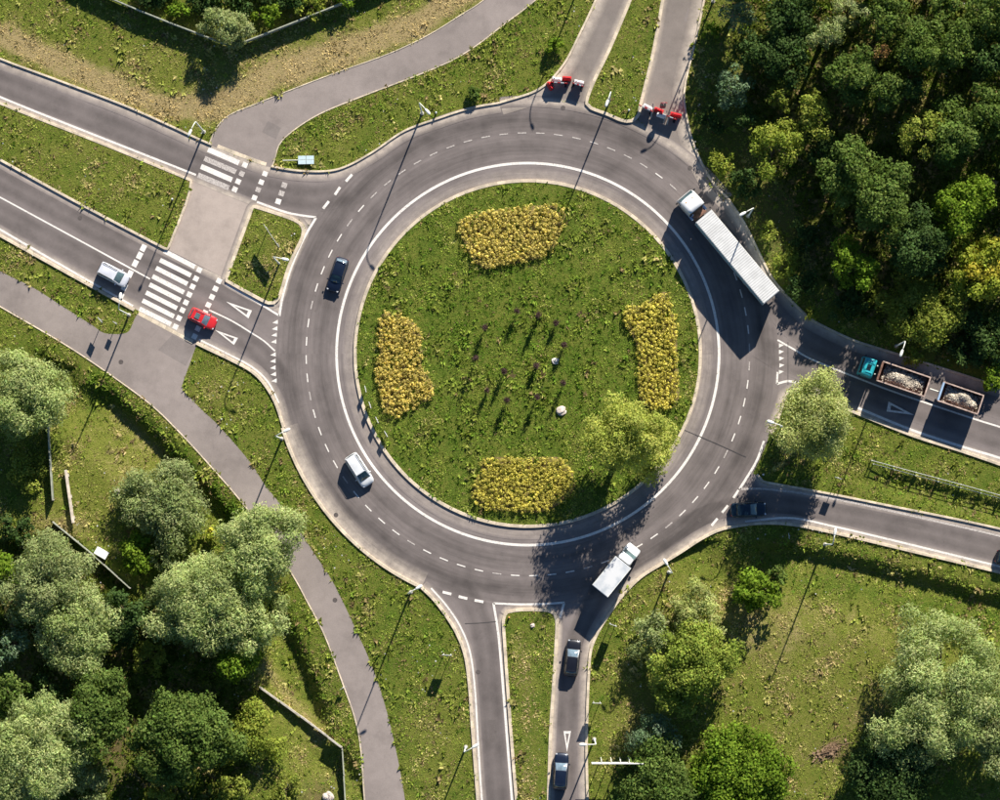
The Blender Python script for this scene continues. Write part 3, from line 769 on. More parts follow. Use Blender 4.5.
for x, y, road in [(121, 362, swpath), (336, 515, ring), (563, 108, north_l), (700, 520, ring), (335, 600, swpath), (80, 218, west_s), (478, 672, south), (690, 168, ring)]:
    p = at(x, y); n0 = 16
    obj('manhole_cover', pymesh('manhole_cover', [(0.30*math.cos(2*math.pi*k/n0), 0.30*math.sin(2*math.pi*k/n0), 0) for k in range(n0)], [list(range(n0))]), M['iron'], road, (p.x, p.y, 0.0268))
ZM = ZK

# ------------------------------------------------------------------ masks for vegetation
def pip(x, y, poly):
    n = len(poly); ins = np.zeros(x.shape, bool)
    P_ = np.array(poly); bb = (x > P_[:, 0].min()) & (x < P_[:, 0].max()) & (y > P_[:, 1].min()) & (y < P_[:, 1].max())
    if not bb.any(): return ins
    xs_, ys_ = x[bb], y[bb]; r = np.zeros(xs_.shape, bool); j = n-1
    for i in range(n):
        xi, yi = P_[i]; xj, yj = P_[j]
        if yi != yj:
            c = ((yi > ys_) != (yj > ys_)) & (xs_ < (xj-xi)*(ys_-yi)/(yj-yi)+xi); r ^= c
        j = i
    ins[bb] = r; return ins
def paved_mask(x, y):
    m = np.zeros(x.shape, bool)
    for poly in PAVED:
        if poly == 'ring':
            d = np.hypot(x-RC.x, y-RC.y); a_ = np.abs((np.degrees(np.arctan2(y-RC.y, x-RC.x))+56+180) % 360-180)
            a2_ = np.abs((np.degrees(np.arctan2(y-RC.y, x-RC.x))-28+180) % 360-180)
            m |= (d > RING_IN-0.25) & (d < mpx(np.minimum(245+10*np.clip((a_-16)/8, 0, 1), 247.5+7.5*np.clip((a2_-15)/6, 0, 1)))+0.2)
        else: m |= pip(x, y, poly)
    z = np.where(np.hypot(x-RC.x, y-RC.y) < RING_IN-0.5, 0.17, height(x, y))
    for poly, zt in GREEN:
        g = pip(x, y, poly)
        m &= ~g; z = np.where(g, zt, z)
    return m, z

FOREST = [W2([(735, -40), (1050, -40), (1050, 385), (925, 345), (860, 315), (815, 270), (800, 215), (755, 150), (742, 60)]),
          W2([(-40, 560), (60, 520), (130, 590), (200, 640), (260, 690), (250, 740), (240, 850), (-40, 850)])]
FOREST = [[(p.x, p.y) for p in poly] for poly in FOREST]

def tufts(name, n, seed, region=None, size=(0.10, 0.30), blades=4, zone=None, label=None):
    r = np.random.default_rng(seed)
    x = r.uniform(A0.x, A1.x, n); y = r.uniform(A0.y, A1.y, n)
    m, z = paved_mask(x, y); keep = ~m
    x, y, z = x[keep], y[keep], z[keep]
    # patchy growth: low-frequency sum of sines
    pat = sum(np.sin(x*fx+y*fy+ph) for fx, fy, ph in r.uniform(-1, 1, (14, 3))*[1.3, 1.3, 6])/3.2
    pat = pat+0.5*sum(np.sin(x*fx+y*fy+ph) for fx, fy, ph in r.uniform(-1, 1, (8, 3))*[4.5, 4.5, 6])/2.5
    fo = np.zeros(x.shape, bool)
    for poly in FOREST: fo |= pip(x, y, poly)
    px_, py_ = proj_np(x, y)
    dry = np.clip(dry_np(px_, py_)+0.15*pat+r.normal(0, 0.13, x.shape)-(0.10 if zone is not None else 0), 0, 1)
    soil = soil_np(px_, py_)
    k = r.uniform(0, 1, x.shape) > soil*0.75
    if zone is not None: k &= zone(px_, py_, pat, fo, r)
    x, y, z, dry, fo, pat = x[k], y[k], z[k], dry[k], fo[k], pat[k]
    N = len(x); B = blades
    s = (r.uniform(size[0], size[1], N)**1.0*(1+0.25*pat)*np.where(fo, 1.6, 1))[:, None]
    th = r.uniform(0, 2*np.pi, (N, B)); el = r.uniform(0.15, 1.1, (N, B)); L = s*r.uniform(0.7, 1.3, (N, B)); w = L*r.uniform(0.22, 0.42, (N, B))
    tip = np.stack([np.cos(th)*np.cos(el)*L, np.sin(th)*np.cos(el)*L, np.sin(el)*L], -1)
    side = np.stack([-np.sin(th), np.cos(th), np.zeros_like(th)], -1)*w[..., None]
    base = np.stack([x, y, z], -1)[:, None, :]+np.stack([r.normal(0, 0.3, (N, B))*s, r.normal(0, 0.3, (N, B))*s, np.zeros((N, B))], -1)
    V = np.stack([base-side, base+side, base+tip], 2).reshape(-1, 3)
    F_ = np.arange(N*B*3).reshape(-1, 3)
    g0 = np.array([0.130, 0.225, 0.028]); g1 = np.array([0.290, 0.345, 0.060]); st = np.array([0.58, 0.46, 0.23])
    if zone is not None: g0, g1 = g0*0.9, g1*0.85
    t = dry[:, None]
    c = np.where(t < 0.4, g0+(g1-g0)*(t/0.4), g1+(st-g1)*np.clip((t-0.4)/0.5, 0, 1))
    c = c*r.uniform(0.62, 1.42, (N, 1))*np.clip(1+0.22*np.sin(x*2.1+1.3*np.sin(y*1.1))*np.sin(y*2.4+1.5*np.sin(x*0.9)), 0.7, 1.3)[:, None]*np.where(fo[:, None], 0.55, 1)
    isl_ = np.hypot(x-RC.x, y-RC.y) < RING_IN
    br_ = r.uniform(0, 1, (N, 1)) < np.where(isl_, 0.03, 0.10+0.10*(np.sin(x*0.55+2)*np.sin(y*0.6+1) > 0.25))[:, None]
    c = np.where(br_, np.array([0.31, 0.235, 0.11])*r.uniform(0.6, 1.3, (N, 1)), c)
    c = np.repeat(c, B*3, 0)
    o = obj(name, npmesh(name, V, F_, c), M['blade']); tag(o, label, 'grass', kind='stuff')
    return o

# ------------------------------------------------------------------ street lamps
LAMP_H = 11.0
def lamp(top, head, label, h=LAMP_H, arm_len=1.9):
    T = at(top[0], top[1], h); z0 = hgt(top[0], top[1])
    a = ang(head[0]-top[0], head[1]-top[1])
    L = empty('street_lamp', label, 'street lamp', (T.x, T.y, 0), a, 'tall street lamps around the roundabout')
    MB().tube([(0, 0, -1.0), (0, 0, 1.2), (0, 0, 1.25), (0, 0, h-1.0)], [0.14, 0.13, 0.105, 0.075], 10).build('pole', M['galv'], L, True)
    MB().tube([(0, 0, 0.0), (0, 0, 0.12), (0, 0, 0.16)], [0.26, 0.26, 0.15], 10).build('base_plate', M['concrete'], L)
    pts = [(0, 0, h-1.02)]+[(arm_len*0.62*(1-math.cos(t)), 0, h-1.0+0.95*math.sin(t)) for t in np.linspace(0, math.pi/2, 8)]
    MB().tube(pts, [0.075]+[0.07-0.002*i for i in range(8)], 8).build('arm', M['galv'], L, True)
    x0 = arm_len*0.60
    hd = MB()
    st = [(x0, 0.07, 0.05), (x0+0.12, 0.15, 0.09), (x0+0.45, 0.20, 0.12), (x0+0.75, 0.19, 0.10), (x0+0.92, 0.12, 0.06), (x0+0.97, 0.03, 0.02)]
    n = 10; V = []
    for x, w, hh in st:
        for k in range(n):
            t = 2*math.pi*k/n; V.append((x, w*math.cos(t), h-0.05+hh*math.sin(t)*(1 if math.sin(t) > 0 else 0.55)))
    Fc = [[i*n+k, i*n+(k+1) % n, (i+1)*n+(k+1) % n, (i+1)*n+k] for i in range(len(st)-1) for k in range(n)]+[list(range(n))[::-1], [(len(st)-1)*n+k for k in range(n)]]
    hd.add(V, Fc); ho = hd.build('lamp_head', M['lamp_white'], L, True)
    MB().box((x0+0.5, 0, h-0.125), (0.5, 0.24, 0.03)).build('lens', M['lens'], ho)
    return L
for top, head, lab in [
    ((195, 121), (189.5, 133.5), 'pale street lamp left of the upper path mouth by the zebra crossing'),
    ((419, 102), (427, 111), 'pale street lamp on the verge between upper path and ring top left'),
    ((611, 91), (607, 103), 'pale street lamp on the grass strip between the two closed roads'),
    ((906, 341), (901.5, 353), 'pale street lamp at the wood edge above the gravel truck'),
    ((118, 309), (119.5, 300), 'pale street lamp on the verge below the white van on the left'),
    ((407.5, 593.5), (420, 586.5), 'pale street lamp at the lower left kerb where the bottom road begins'),
    ((672.5, 573), (665, 561), 'pale street lamp on the verge just right of the white box truck'),
    ((833, 544.5), (835.5, 530), 'pale street lamp below the narrow exit road on the right'),
    ((596, 744.5), (581, 744.5), 'pale street lamp beside the bottom lane next to the gantry board'),
    ((464, 752.5), (476, 745.5), 'pale street lamp left of the bottom road near the bottom edge'),
    ((272.5, 256.5), (286, 259.5), 'pale street lamp on the small splitter island at the left'),
    ((275, 436), (286, 430.5), 'pale street lamp left of the ring below the red car entry'),
    ((754, 207.5), (742.5, 214), 'pale street lamp beside the white semi trailer'),
    ((783, 426), (772.5, 422.5), 'pale street lamp half hidden under the willow right of the ring'),
    ((587, -45), (592, -32), 'pale street lamp beside the left closed road above the top edge'),
    ((718, -13), (706, -8), 'pale street lamp in bushes beside the right closed road')]:
    lamp(top, head, lab)

# ------------------------------------------------------------------ signs, bollards, cabinets
def sign(cx, cy, zc, length_px, ddx, ddy, hgt_m, label, face='sign_blue', posts=2, name='road_sign', frame=True):
    """board seen nearly edge on; centre pixel of the board at height zc, direction of its length"""
    p = at(cx, cy, zc); L = length_px/PXM
    s = empty(name, label, 'road sign', (p.x, p.y, 0), ang(ddx, ddy), 'road signs on posts')
    b = MB().box((0, 0, zc), (L, 0.05, hgt_m), bev=0.015).build('board', M['sign_back'], s)
    MB().box((0, -0.031, zc), (L-0.10, 0.008, hgt_m-0.10)).build('face', M[face], b)
    xs_ = [0] if posts == 1 else list(np.linspace(-L*0.36, L*0.36, posts))
    for x in xs_:
        MB().tube([(x, 0.075, -0.8), (x, 0.075, zc+hgt_m/2-0.1)], 0.045, 8).build('post', M['galv'], s)
    return s
sign(271.5, 236, 2.7, 28, 14, 20.5, 0.9, 'thin direction board standing on the small splitter island', 'sign_green')
sign(447, 655, 2.5, 10, 10, 0.5, 1.3, 'small sign board on the verge left of the bottom road', 'sign_blue')
sign(613, 625, 2.4, 8, 8, 3, 2.0, 'tall sign board right of the black car', 'sign_green')
sign(597, 703, 2.4, 9, 9, 0.3, 1.2, 'square sign on the right verge ahead of the dark blue bottom car', 'sign_blue')
sign(838, 478, 2.3, 7, 6, 2, 0.9, 'small sign on the grass above the narrow exit road', 'sign_white', 1)
sign(100, 320, 2.2, 7, 5, 6, 0.8, 'small sign left of the lamp below the white van', 'sign_white', 1)
sign(115, 323, 1.6, 5, 4, 3, 0.7, 'low sign beside the lamp below the white van', 'sign_blue', 1)
sign(789, 536, 1.2, 6, 0.6, 6, 0.6, 'small pale marker right of the dark teal car', 'sign_white', 1)
sign(343, 688, 1.0, 7, 6, -3, 0.5, 'small yellowish marker left of the lower path edge', 'sign_white', 1)
# big gantry board seen edge on
gp = at(617.5, 763.5, 5.0); gantry = empty('direction_board', 'long white direction board on four posts near the bottom edge', 'road sign', (gp.x, gp.y, 0), 0)
gb = MB().box((0, 0, 4.1), (51/PXM, 0.10, 2.4), bev=0.02).build('board', M['lamp_white'], gantry)
MB().box((0, -0.056, 4.1), (51/PXM-0.2, 0.008, 2.2)).build('face', M['sign_green'], gb)
for x in (-2.0, -0.75, 0.4, 1.5):
    MB().tube([(x, 0.5, -0.8), (x, 0.22, 2.6), (x, 0.13, 5.15)], 0.055, 8).build('post', M['galv'], gantry)
    MB().box((x, 0.30, 5.0), (0.07, 0.5, 0.07)).build('bracket', M['galv'], gantry)
# chevron plates on the island edge
for i, (x, y, lab) in enumerate([(365.5, 389, 'uppermost'), (370, 405, 'second from the top'), (377, 420, 'third from the top'), (386, 434, 'lowest')]):
    p = at(x, y, 1.2); v = p.xy-RC
    s = empty('chevron_sign', 'red and white chevron plate at the left island edge, '+lab, 'road sign', (p.x, p.y, 0), math.atan2(v.y, v.x)+math.pi/2, 'chevron plates on the island')
    b = MB().box((0, 0, 1.15), (0.85, 0.05, 0.85), bev=0.012).build('board', M['sign_white'], s)
    for k in (-1, 0, 1):
        mb = MB()
        for sg in (-1, 1):
            mb.add([(k*0.26-0.06, -0.033, 1.15), (k*0.26+0.07, -0.033, 1.15), (k*0.26+0.07-0.14, -0.033, 1.15+sg*0.36), (k*0.26-0.06-0.14, -0.033, 1.15+sg*0.36)], [[0, 1, 2, 3] if sg > 0 else [3, 2, 1, 0]])
        mb.build('chevron', M['red_plastic'], b)
    MB().tube([(0, 0.06, -0.4), (0, 0.06, 1.5)], 0.035, 8).build('post', M['galv'], s)
# bollards
for x, y, lab in [(629, 110, 'small cream bollard at the tip of the grass between closed roads'), (436, 112.5, 'small cream bollard by the kerb right of the upper lamp'),
                  (763.5, 474.5, 'small cream bollard at the corner of the willow island'), (509, 617.5, 'yellow capped bollard at the corner of the bottom splitter island'), (172, 199, 'small cream bollard at the end of the left median')]:
    p = at(x, y, 0.8); s = empty('bollard', lab, 'bollard', (p.x, p.y, 0.0), 0, 'bollards at island tips')
    MB().tube([(0, 0, -0.3), (0, 0, 0.75), (0, 0, 0.9)], [0.13, 0.12, 0.05], 12).build('body', M['amber' if 'yellow' in lab else 'sign_white'], s, True)
    MB().tube([(0, 0, 0.55), (0, 0, 0.66)], 0.132, 12).build('band', M['sign_blue'], s)
# pale blue double plate on a bar, lying low over the verge
pp = at(306, 160, 0.35); pl_ = empty('solar_panel', 'pale blue two leaf panel on a bar above the upper verge', 'panel', (pp.x, pp.y, 0), math.radians(1))
for sy in (-1, 1):
    MB().box((-0.52, sy*0.29, 0.35), (1.0, 0.50, 0.05), bev=0.01).build('leaf', M['panel_blue'], pl_)
    MB().box((0.52, sy*0.29, 0.35), (1.0, 0.50, 0.05), bev=0.01).build('leaf', M['panel_blue'], pl_)
MB().tube([(-3.0, 0, 0.31), (1.0, 0, 0.31)], 0.05, 8).build('bar', M['galv'], pl_)
for x in (-0.5, 0.6): MB().tube([(x, 0, -0.5), (x, 0, 0.30)], 0.05, 8).build('post', M['galv'], pl_)
# white utility cabinet, lid of a manhole, etc.
cp = at(101.5, 553, 1.1); cab = empty('utility_cabinet', 'white utility cabinet beside the thin fence on the left', 'cabinet', (cp.x, cp.y, hgt(101, 553)), ang(14, 8))
MB().box((0, 0, 0.65), (1.55, 0.9, 1.3), bev=0.05).build('housing', M['white_plastic'], cab)
MB().box((0, 0, 1.34), (1.7, 1.02, 0.08), bev=0.03).build('lid', M['sign_white'], cab)
MB().box((0.38, -0.46, 0.65), (0.66, 0.03, 1.0), bev=0.01).build('door', M['white_plastic'], cab); MB().box((-0.38, -0.46, 0.65), (0.66, 0.03, 1.0), bev=0.01).build('door', M['white_plastic'], cab)
def boulder(px, py, r, label, mat='stone', flat=0.7, z=None):
    p = at(px, py); bm = bmesh.new(); bmesh.ops.create_icosphere(bm, subdivisions=3, radius=1)
    rn = random.Random(int(px*7+py)); ph = [(rn.uniform(1, 3), rn.uniform(1, 3), rn.uniform(1, 3), rn.uniform(0, 6)) for _ in range(6)]
    for v in bm.verts:
        k = 1+sum(0.08*math.sin(a*v.co.x*2+b*v.co.y*2+c*v.co.z*2+d) for a, b, c, d in ph)
        v.co = Vector((v.co.x*k*r, v.co.y*k*r, v.co.z*k*r*flat))
    me = bpy.data.meshes.new('boulder'); bm.to_mesh(me); bm.free()
    o = obj('boulder', me, M[mat], None, (p.x, p.y, (hgt(px, py) if z is None else z)+r*flat*0.4), rn.uniform(0, 6))
    return tag(o, label, 'boulder')
boulder(561, 411, 0.62, 'pale round boulder in the island lawn', z=0.17, flat=0.5)
boulder(555, 361, 0.42, 'small white stone in the middle of the island', 'stone_pale', 0.5, z=0.17)
boulder(118, 491, 0.35, 'small pale stone in the left meadow')
boulder(532.5, 625.5, 0.27, 'small pale stone on the bottom splitter island', 'stone', z=0.17)
boulder(328, 797, 0.7, 'pale rubble stone near the bottom edge inside the lower fence')

# concrete beam in the left meadow
b0, b1 = at(66, 470, 0.4), at(73.5, 523, 0.4); bm_ = (b0+b1)/2; bd = b1-b0
beam = empty('concrete_beam', 'long pale concrete beam lying in the left meadow', 'beam', (bm_.x, bm_.y, hgt(70, 497)), math.atan2(bd.y, bd.x))
MB().box((0, 0, 0.62), (bd.length, 0.34, 0.5), bev=0.03).build('beam', M['pale_concrete'], beam)
for sx in (-1, 0, 1): MB().box((sx*bd.length*0.4, 0, 0.16), (0.4, 0.5, 0.4), bev=0.02).build('footing', M['concrete'], beam)

# fences
def fence(pts, h, label, panel_mat='fence_panel', span=2.6, rail_only=False, rails=(0.95, 0.5), name='fence', post_r=0.06, thick=0.07):
    pl = catmull(W2(pts), 50) if False else W2(pts)
    f = empty(name, label, 'fence', (pl[0].x, pl[0].y, 0)); org = Vector((pl[0].x, pl[0].y, 0))
    for a, b in zip(pl[:-1], pl[1:]):
        n = max(1, round((b-a).length/span)); d = (b-a)/n; rz = math.atan2(d.y, d.x); L = d.length
        for i in range(n+(1 if b is pl[-1] else 0)):
            q = a+d*i; z = float(height(np.array([q.x]), np.array([q.y]))[0])
            MB().box((0, 0, h/2-0.2), (post_r*2, post_r*2, h+0.5), bev=0.01).build('post', M['concrete' if not rail_only else 'galv'], f, loc=Vector((q.x, q.y, z))-org, rz=rz)
        for i in range(n):
            q0 = a+d*i; q1 = q0+d; q = (q0+q1)/2; z = float(height(np.array([q.x]), np.array([q.y]))[0])
            loc = Vector((q.x, q.y, z))-org
            if rail_only:
                for rr in rails:
                    MB().tube([(-L/2, 0, rr*h), (L/2, 0, rr*h)], 0.032, 6).build('rail', M['rail_grey'], f, loc=loc, rz=rz)
            else:
                pn = MB().box((0, 0, h/2+0.05), (L-post_r*2-0.01, thick, h-0.12)).build('panel', M[panel_mat], f, loc=loc, rz=rz)
                MB().box((0, 0, h+0.03), (L-post_r*2-0.01, thick+0.07, 0.07)).build('cap', M['fence_cap' if panel_mat == 'fence_panel' else 'concrete'], pn)
    return f
fence([(60, -25), (112, 0), (140, 12), (175, 26), (233, 48), (262, 37), (325, 12), (357, -1), (410, -25)], 1.5, 'grey panel fence meeting in a corner at the top left')
fence([(48, 405), (50, 440), (52, 470), (54, 500)], 1.4, 'thin grey panel fence at the left beside the willow', thick=0.05)
fence([(54, 522), (92, 553), (131, 588)], 1.2, 'thin pale fence running diagonally past the white cabinet', thick=0.05)
fence([(260, 687), (300, 716), (342, 747)], 0.9, 'pale low wall running diagonally at the lower left', 'pale_concrete', thick=0.16)
fence([(342.5, 749), (344, 775), (345.5, 800), (346, 840)], 1.3, 'green grey fence running down to the bottom edge', thick=0.06)
fence([(871, 460.5), (915, 472.5), (960, 484.5), (1000, 495.5), (1060, 512)], 1.1, 'double pale steel handrail on the willow island', rail_only=True, span=3.0, name='handrail')
fence([(873, 464), (915, 475.5), (960, 487.5), (1000, 498.5), (1060, 515)], 0.85, 'second lower steel handrail on the willow island', rail_only=True, span=3.0, name='handrail')

# road closure barriers
def barrier(px, py, dx, dy, L, mat, label):
    p = at(px, py, 0.9); b = empty('road_barrier', label, 'barrier', (p.x, p.y, 0.04), ang(dx, dy), 'road closure barriers')
    V = []; prof = [(-0.3, 0.0), (-0.3, 0.18), (-0.17, 0.42), (-0.13, 1.0), (0.13, 1.0), (0.17, 0.42), (0.3, 0.18), (0.3, 0.0)]
    for x in (-L/2, -L/2+0.06, L/2-0.06, L/2):
        k = 0.92 if abs(x) > L/2-0.03 else 1
        V += [(x, y*k, z*k) for y, z in prof]
    n = len(prof); Fc = [[i*n+k, i*n+(k+1) % n, (i+1)*n+(k+1) % n, (i+1)*n+k] for i in range(3) for k in range(n)]+[list(range(n))[::-1], [3*n+k for k in range(n)]]
    m = MB(); m.add(V, [f[::-1] for f in Fc]); m.build('body', M[mat], b)
    MB().box((0, 0, 1.035), (L*0.8, 0.12, 0.07), bev=0.02).build('top_ridge', M[mat], b)
    MB().tube([(-L*0.28, 0, 1.0), (-L*0.28, 0, 1.08)], 0.07, 10).build('filler_cap', M['trim'], b)
    return b
barrier(557, 79, 10, 1.2, 1.25, 'white_plastic', 'white plastic barrier at the left of the left closed road')
barrier(567, 78, 10, 0.5, 1.15, 'red_plastic', 'red plastic barrier in the middle of the left closed road')
barrier(579, 82, 10, 2, 1.25, 'white_plastic', 'pale white barrier at the right of the left closed road')
barrier(550, 85.5, 4, 6, 1.1, 'red_plastic', 'red barrier at the kerb end of the left closed road')
barrier(648, 107, 9, 4.5, 1.3, 'white_plastic', 'white barrier at the left of the right closed road')
barrier(659, 110, 9, 3.5, 1.25, 'red_plastic', 'dark red barrier in the middle of the right closed road')
barrier(661.5, 115, 9, 3.5, 1.2, 'white_plastic', 'white barrier in front of the dark red one on the right closed road')
barrier(676, 114.5, 9, 2, 1.5, 'red_plastic', 'bright red barrier at the right kerb of the right closed road')
# striped closure boards on trestles (they throw the broad shadows)
def closure_board(px, py, dx, dy, L, label, zb=(0.55, 1.35)):
    p = at(px, py, 1.4); b = empty('closure_board', label, 'barrier', (p.x, p.y, 0.04), ang(dx, dy), 'striped closure boards')
    n = 5
    for k in range(n):
        MB().box((-L/2+L*(k+0.5)/n, 0, (zb[0]+zb[1])/2), (L/n-0.004, 0.05, zb[1]-zb[0])).build('stripe', M['red_plastic' if k % 2 == 0 else 'white_plastic'], b)
    for sx in (-0.4, 0.4):
        MB().tube([(sx*L, 0.055, 0), (sx*L, 0.055, zb[1])], 0.03, 8).build('post', M['galv'], b)
        MB().box((sx*L, 0.06, 0.05), (0.3, 0.9, 0.1), bev=0.02).build('foot', M['rubber'], b)
    return b
closure_board(559, 82.5, 10, 0.8, 2.2, 'striped closure board across the left half of the left closed road')
closure_board(578, 84.5, 9, 3, 1.5, 'striped closure board across the right half of the left closed road')
closure_board(646, 108, 9, 4.5, 2.0, 'striped closure board across the left half of the right closed road')
closure_board(668, 116, 9, 3.5, 2.4, 'striped closure board across the right half of the right closed road')
for (x0, y0, x1, y1, lab) in [(653, 104, 651, 118, 'leftmost pale plank lying across the right barriers'), (667, 111, 663.5, 123, 'middle pale plank lying across the right barriers'), (670, 112, 667, 124.5, 'rightmost pale plank lying across the right barriers')]:
    a, b = at(x0, y0, 1.15), at(x1, y1, 0.1); c = (a+b)/2; d = b-a
    m = MB(); s_ = d.normalized().cross(Vector((0, 0, 1))).normalized()*0.09; u = Vector((0, 0, 0.03))
    m.add([a-c-s_-u, a-c+s_-u, b-c+s_-u, b-c-s_-u, a-c-s_+u, a-c+s_+u, b-c+s_+u, b-c-s_+u], [[3, 2, 1, 0], [4, 5, 6, 7], [0, 1, 5, 4], [1, 2, 6, 5], [2, 3, 7, 6], [3, 0, 4, 7]])
    tag(m.build('plank', M['concrete'], None, loc=(c.x, c.y, c.z+0.05)), lab, 'plank', 'planks at the barriers')
def round_sign(px, py, zc, label, faces='red'):
    p = at(px, py, zc); s = empty('round_sign', label, 'road sign', (p.x, p.y, 0), 0)
    n = 24; V = [(0.45*math.cos(2*math.pi*k/n), -0.02, zc+0.45*math.sin(2*math.pi*k/n)) for k in range(n)]+[(0.45*math.cos(2*math.pi*k/n), 0.02, zc+0.45*math.sin(2*math.pi*k/n)) for k in range(n)]
    m = MB(); m.add(V, [list(range(n)), [n+k for k in range(n)][::-1]]+[[k, n+k, n+(k+1) % n, (k+1) % n] for k in range(n)]); pl0 = m.build('disc', M['red_plastic'], s)
    V = [(0.32*math.cos(2*math.pi*k/n), -0.026, zc+0.32*math.sin(2*math.pi*k/n)) for k in range(n)]
    MB().add(V, [list(range(n))]).build('disc_centre', M['sign_white'], pl0)
    MB().tube([(0, 0.055, 0), (0, 0.055, zc+0.4)], 0.03, 8).build('post', M['galv'], s)
    MB().box((0, 0.05, 0.10), (0.7, 0.4, 0.12), bev=0.02).build('foot', M['rubber'], s)
round_sign(664, 103, 2.4, 'round closure sign standing behind the right barriers')

# ------------------------------------------------------------------ vehicles
def wheel(parent, x, y, r=0.32, w=0.22):
    t = MB().tube([(0, -w/2, 0), (0, -w/2+0.03, 0), (0, w/2-0.03, 0), (0, w/2, 0)], [r*0.9, r, r, r*0.9], 18).build('wheel', M['rubber'], parent, True, loc=(x, y, r))
    s = 1 if y > 0 else -1
    MB().tube([(0, s*(w/2-0.02), 0), (0, s*(w/2+0.012), 0)], [r*0.62, r*0.58], 14).build('rim', M['rim'], t)
    return t
def car(px, py, dx, dy, L, Wd, H, paint, label, style='hatch', glassf='glass', glassr='glass', roof_rails=None, sunroof=False, belt=0.92, headl=True):
    p = at(px, py, 0.9)
    Wd *= 1.05; c = empty('car', label, 'car', (p.x, p.y, 0.03), ang(dx, dy), 'cars on the roads')
    hw = Wd/2
    # lower body: stations rear -> front
    if style == 'sedan':
        st = [(0, .46, .52), (.006, .62, .64), (.02, .78, .76), (.045, .89, .86), (.08, .95, .91), (.16, .98, .95), (.24, 1, .95), (.45, 1, .93), (.68, 1, .93), (.76, .99, .90), (.88, .96, .80), (.93, .92, .74), (.962, .84, .69), (.982, .72, .64), (.994, .55, .58), (1, .34, .47)]
        cab = dict(rb=.15, rt=.27, ft=.54, fb=.73)
    elif style == 'mpv':
        st = [(0, .60, .55), (.006, .74, .70), (.018, .85, .84), (.05, .94, .96), (.2, 1, .99), (.45, 1, .98), (.66, 1, .98), (.78, .99, .96), (.90, .96, .86), (.94, .92, .79), (.966, .84, .72), (.984, .73, .66), (.995, .57, .59), (1, .38, .48)]
        cab = dict(rb=.025, rt=.06, ft=.60, fb=.82)
    else:
        st = [(0, .48, .52), (.006, .64, .62), (.02, .79, .74), (.045, .89, .86), (.08, .95, .92), (.2, 1, .95), (.45, 1, .94), (.66, 1, .93), (.76, .99, .91), (.88, .96, .82), (.93, .92, .76), (.962, .84, .70), (.982, .72, .64), (.994, .55, .58), (1, .34, .47)]
        cab = dict(rb=.05, rt=.17, ft=.53, fb=.74)
    V = []; ring_n = None
    for t, wf, zt in st:
        x = (t-0.5)*L; w = hw*wf; zt *= belt/0.94
        end = min(t, 1-t); zb = 0.40 if end < 0.008 else 0.32 if end < 0.03 else 0.22
        half = [(0, zt+0.035), (w*.5, zt+0.03), (w*.82, zt+0.005), (w*.95, zt-0.06), (w, zt*.6+zb*.4), (w*.99, zb+0.14), (w*.93, zb), (0, zb)]
        rg = half+[(-y, z) for y, z in half[1:-1]][::-1]
        ring_n = len(rg); V += [(x, y, z) for y, z in rg]
    n = ring_n; Fc = [[i*n+k, i*n+(k+1) % n, (i+1)*n+(k+1) % n, (i+1)*n+k] for i in range(len(st)-1) for k in range(n)]
    Fc += [list(range(n))[::-1], [(len(st)-1)*n+k for k in range(n)]]
    m = MB(); m.add(V, [f[::-1] for f in Fc]); body = m.build('body', M[paint], c, True)
    # cabin shell
    X = lambda t: (t-0.5)*L
    wb, wt = hw*0.93, hw*0.74; zb, zt = belt-0.01, H
    q = {}
    for k, z, w in (('rb', zb, wb*.95), ('rt', zt-0.05, wt*.97), ('ft', zt-0.04, wt), ('fb', zb, wb*.93)):
        q[k] = (Vector((X(cab[k]), w, z)), Vector((X(cab[k]), -w, z)))      # left, right
    sh = MB()
    sh.patch(q['rt'][1], q['ft'][1], q['ft'][0], q['rt'][0], 8, 8, 0.06)         # roof
    sh.patch(q['ft'][1], q['fb'][1], q['fb'][0], q['ft'][0], 4, 6, 0.05)
    sh.patch(q['rb'][1], q['rt'][1], q['rt'][0], q['rb'][0], 4, 6, 0.04)
    sh.patch(q['rb'][0], q['rt'][0], q['ft'][0], q['fb'][0], 2, 6, 0.0) if False else None
    sh.add([q['rb'][0], q['fb'][0], q['ft'][0], q['rt'][0]], [[0, 1, 2, 3]]); sh.add([q['rb'][1], q['rt'][1], q['ft'][1], q['fb'][1]], [[0, 1, 2, 3]])
    sh.build('cabin', M[paint], c, True)
    def inset(a, b, cc, d, mu, mv, off, name, mat, bul, ms=None):
        a, b, cc, d = map(Vector, (a, b, cc, d)); f = lambda u, v: (a*(1-u)+b*u)*(1-v)+(d*(1-u)+cc*u)*v
        ms_ = ms or (mu, 1-mu)
        p00, p10, p11, p01 = f(ms_[0], mv), f(ms_[1], mv), f(ms_[1], 1-mv), f(ms_[0], 1-mv)
        nn = (b-a).cross(d-a).normalized()*off
        MB().patch(p00+nn, p10+nn, p11+nn, p01+nn, 4, 6, bul).build(name, M[mat], c, True)
    inset(q['ft'][1], q['fb'][1], q['fb'][0], q['ft'][0], 0.05, 0.07, 0.014, 'windshield', glassf, 0.10)
    inset(q['rb'][1], q['rt'][1], q['rt'][0], q['rb'][0], 0.14, 0.10, 0.014, 'rear_window', glassr, 0.09)
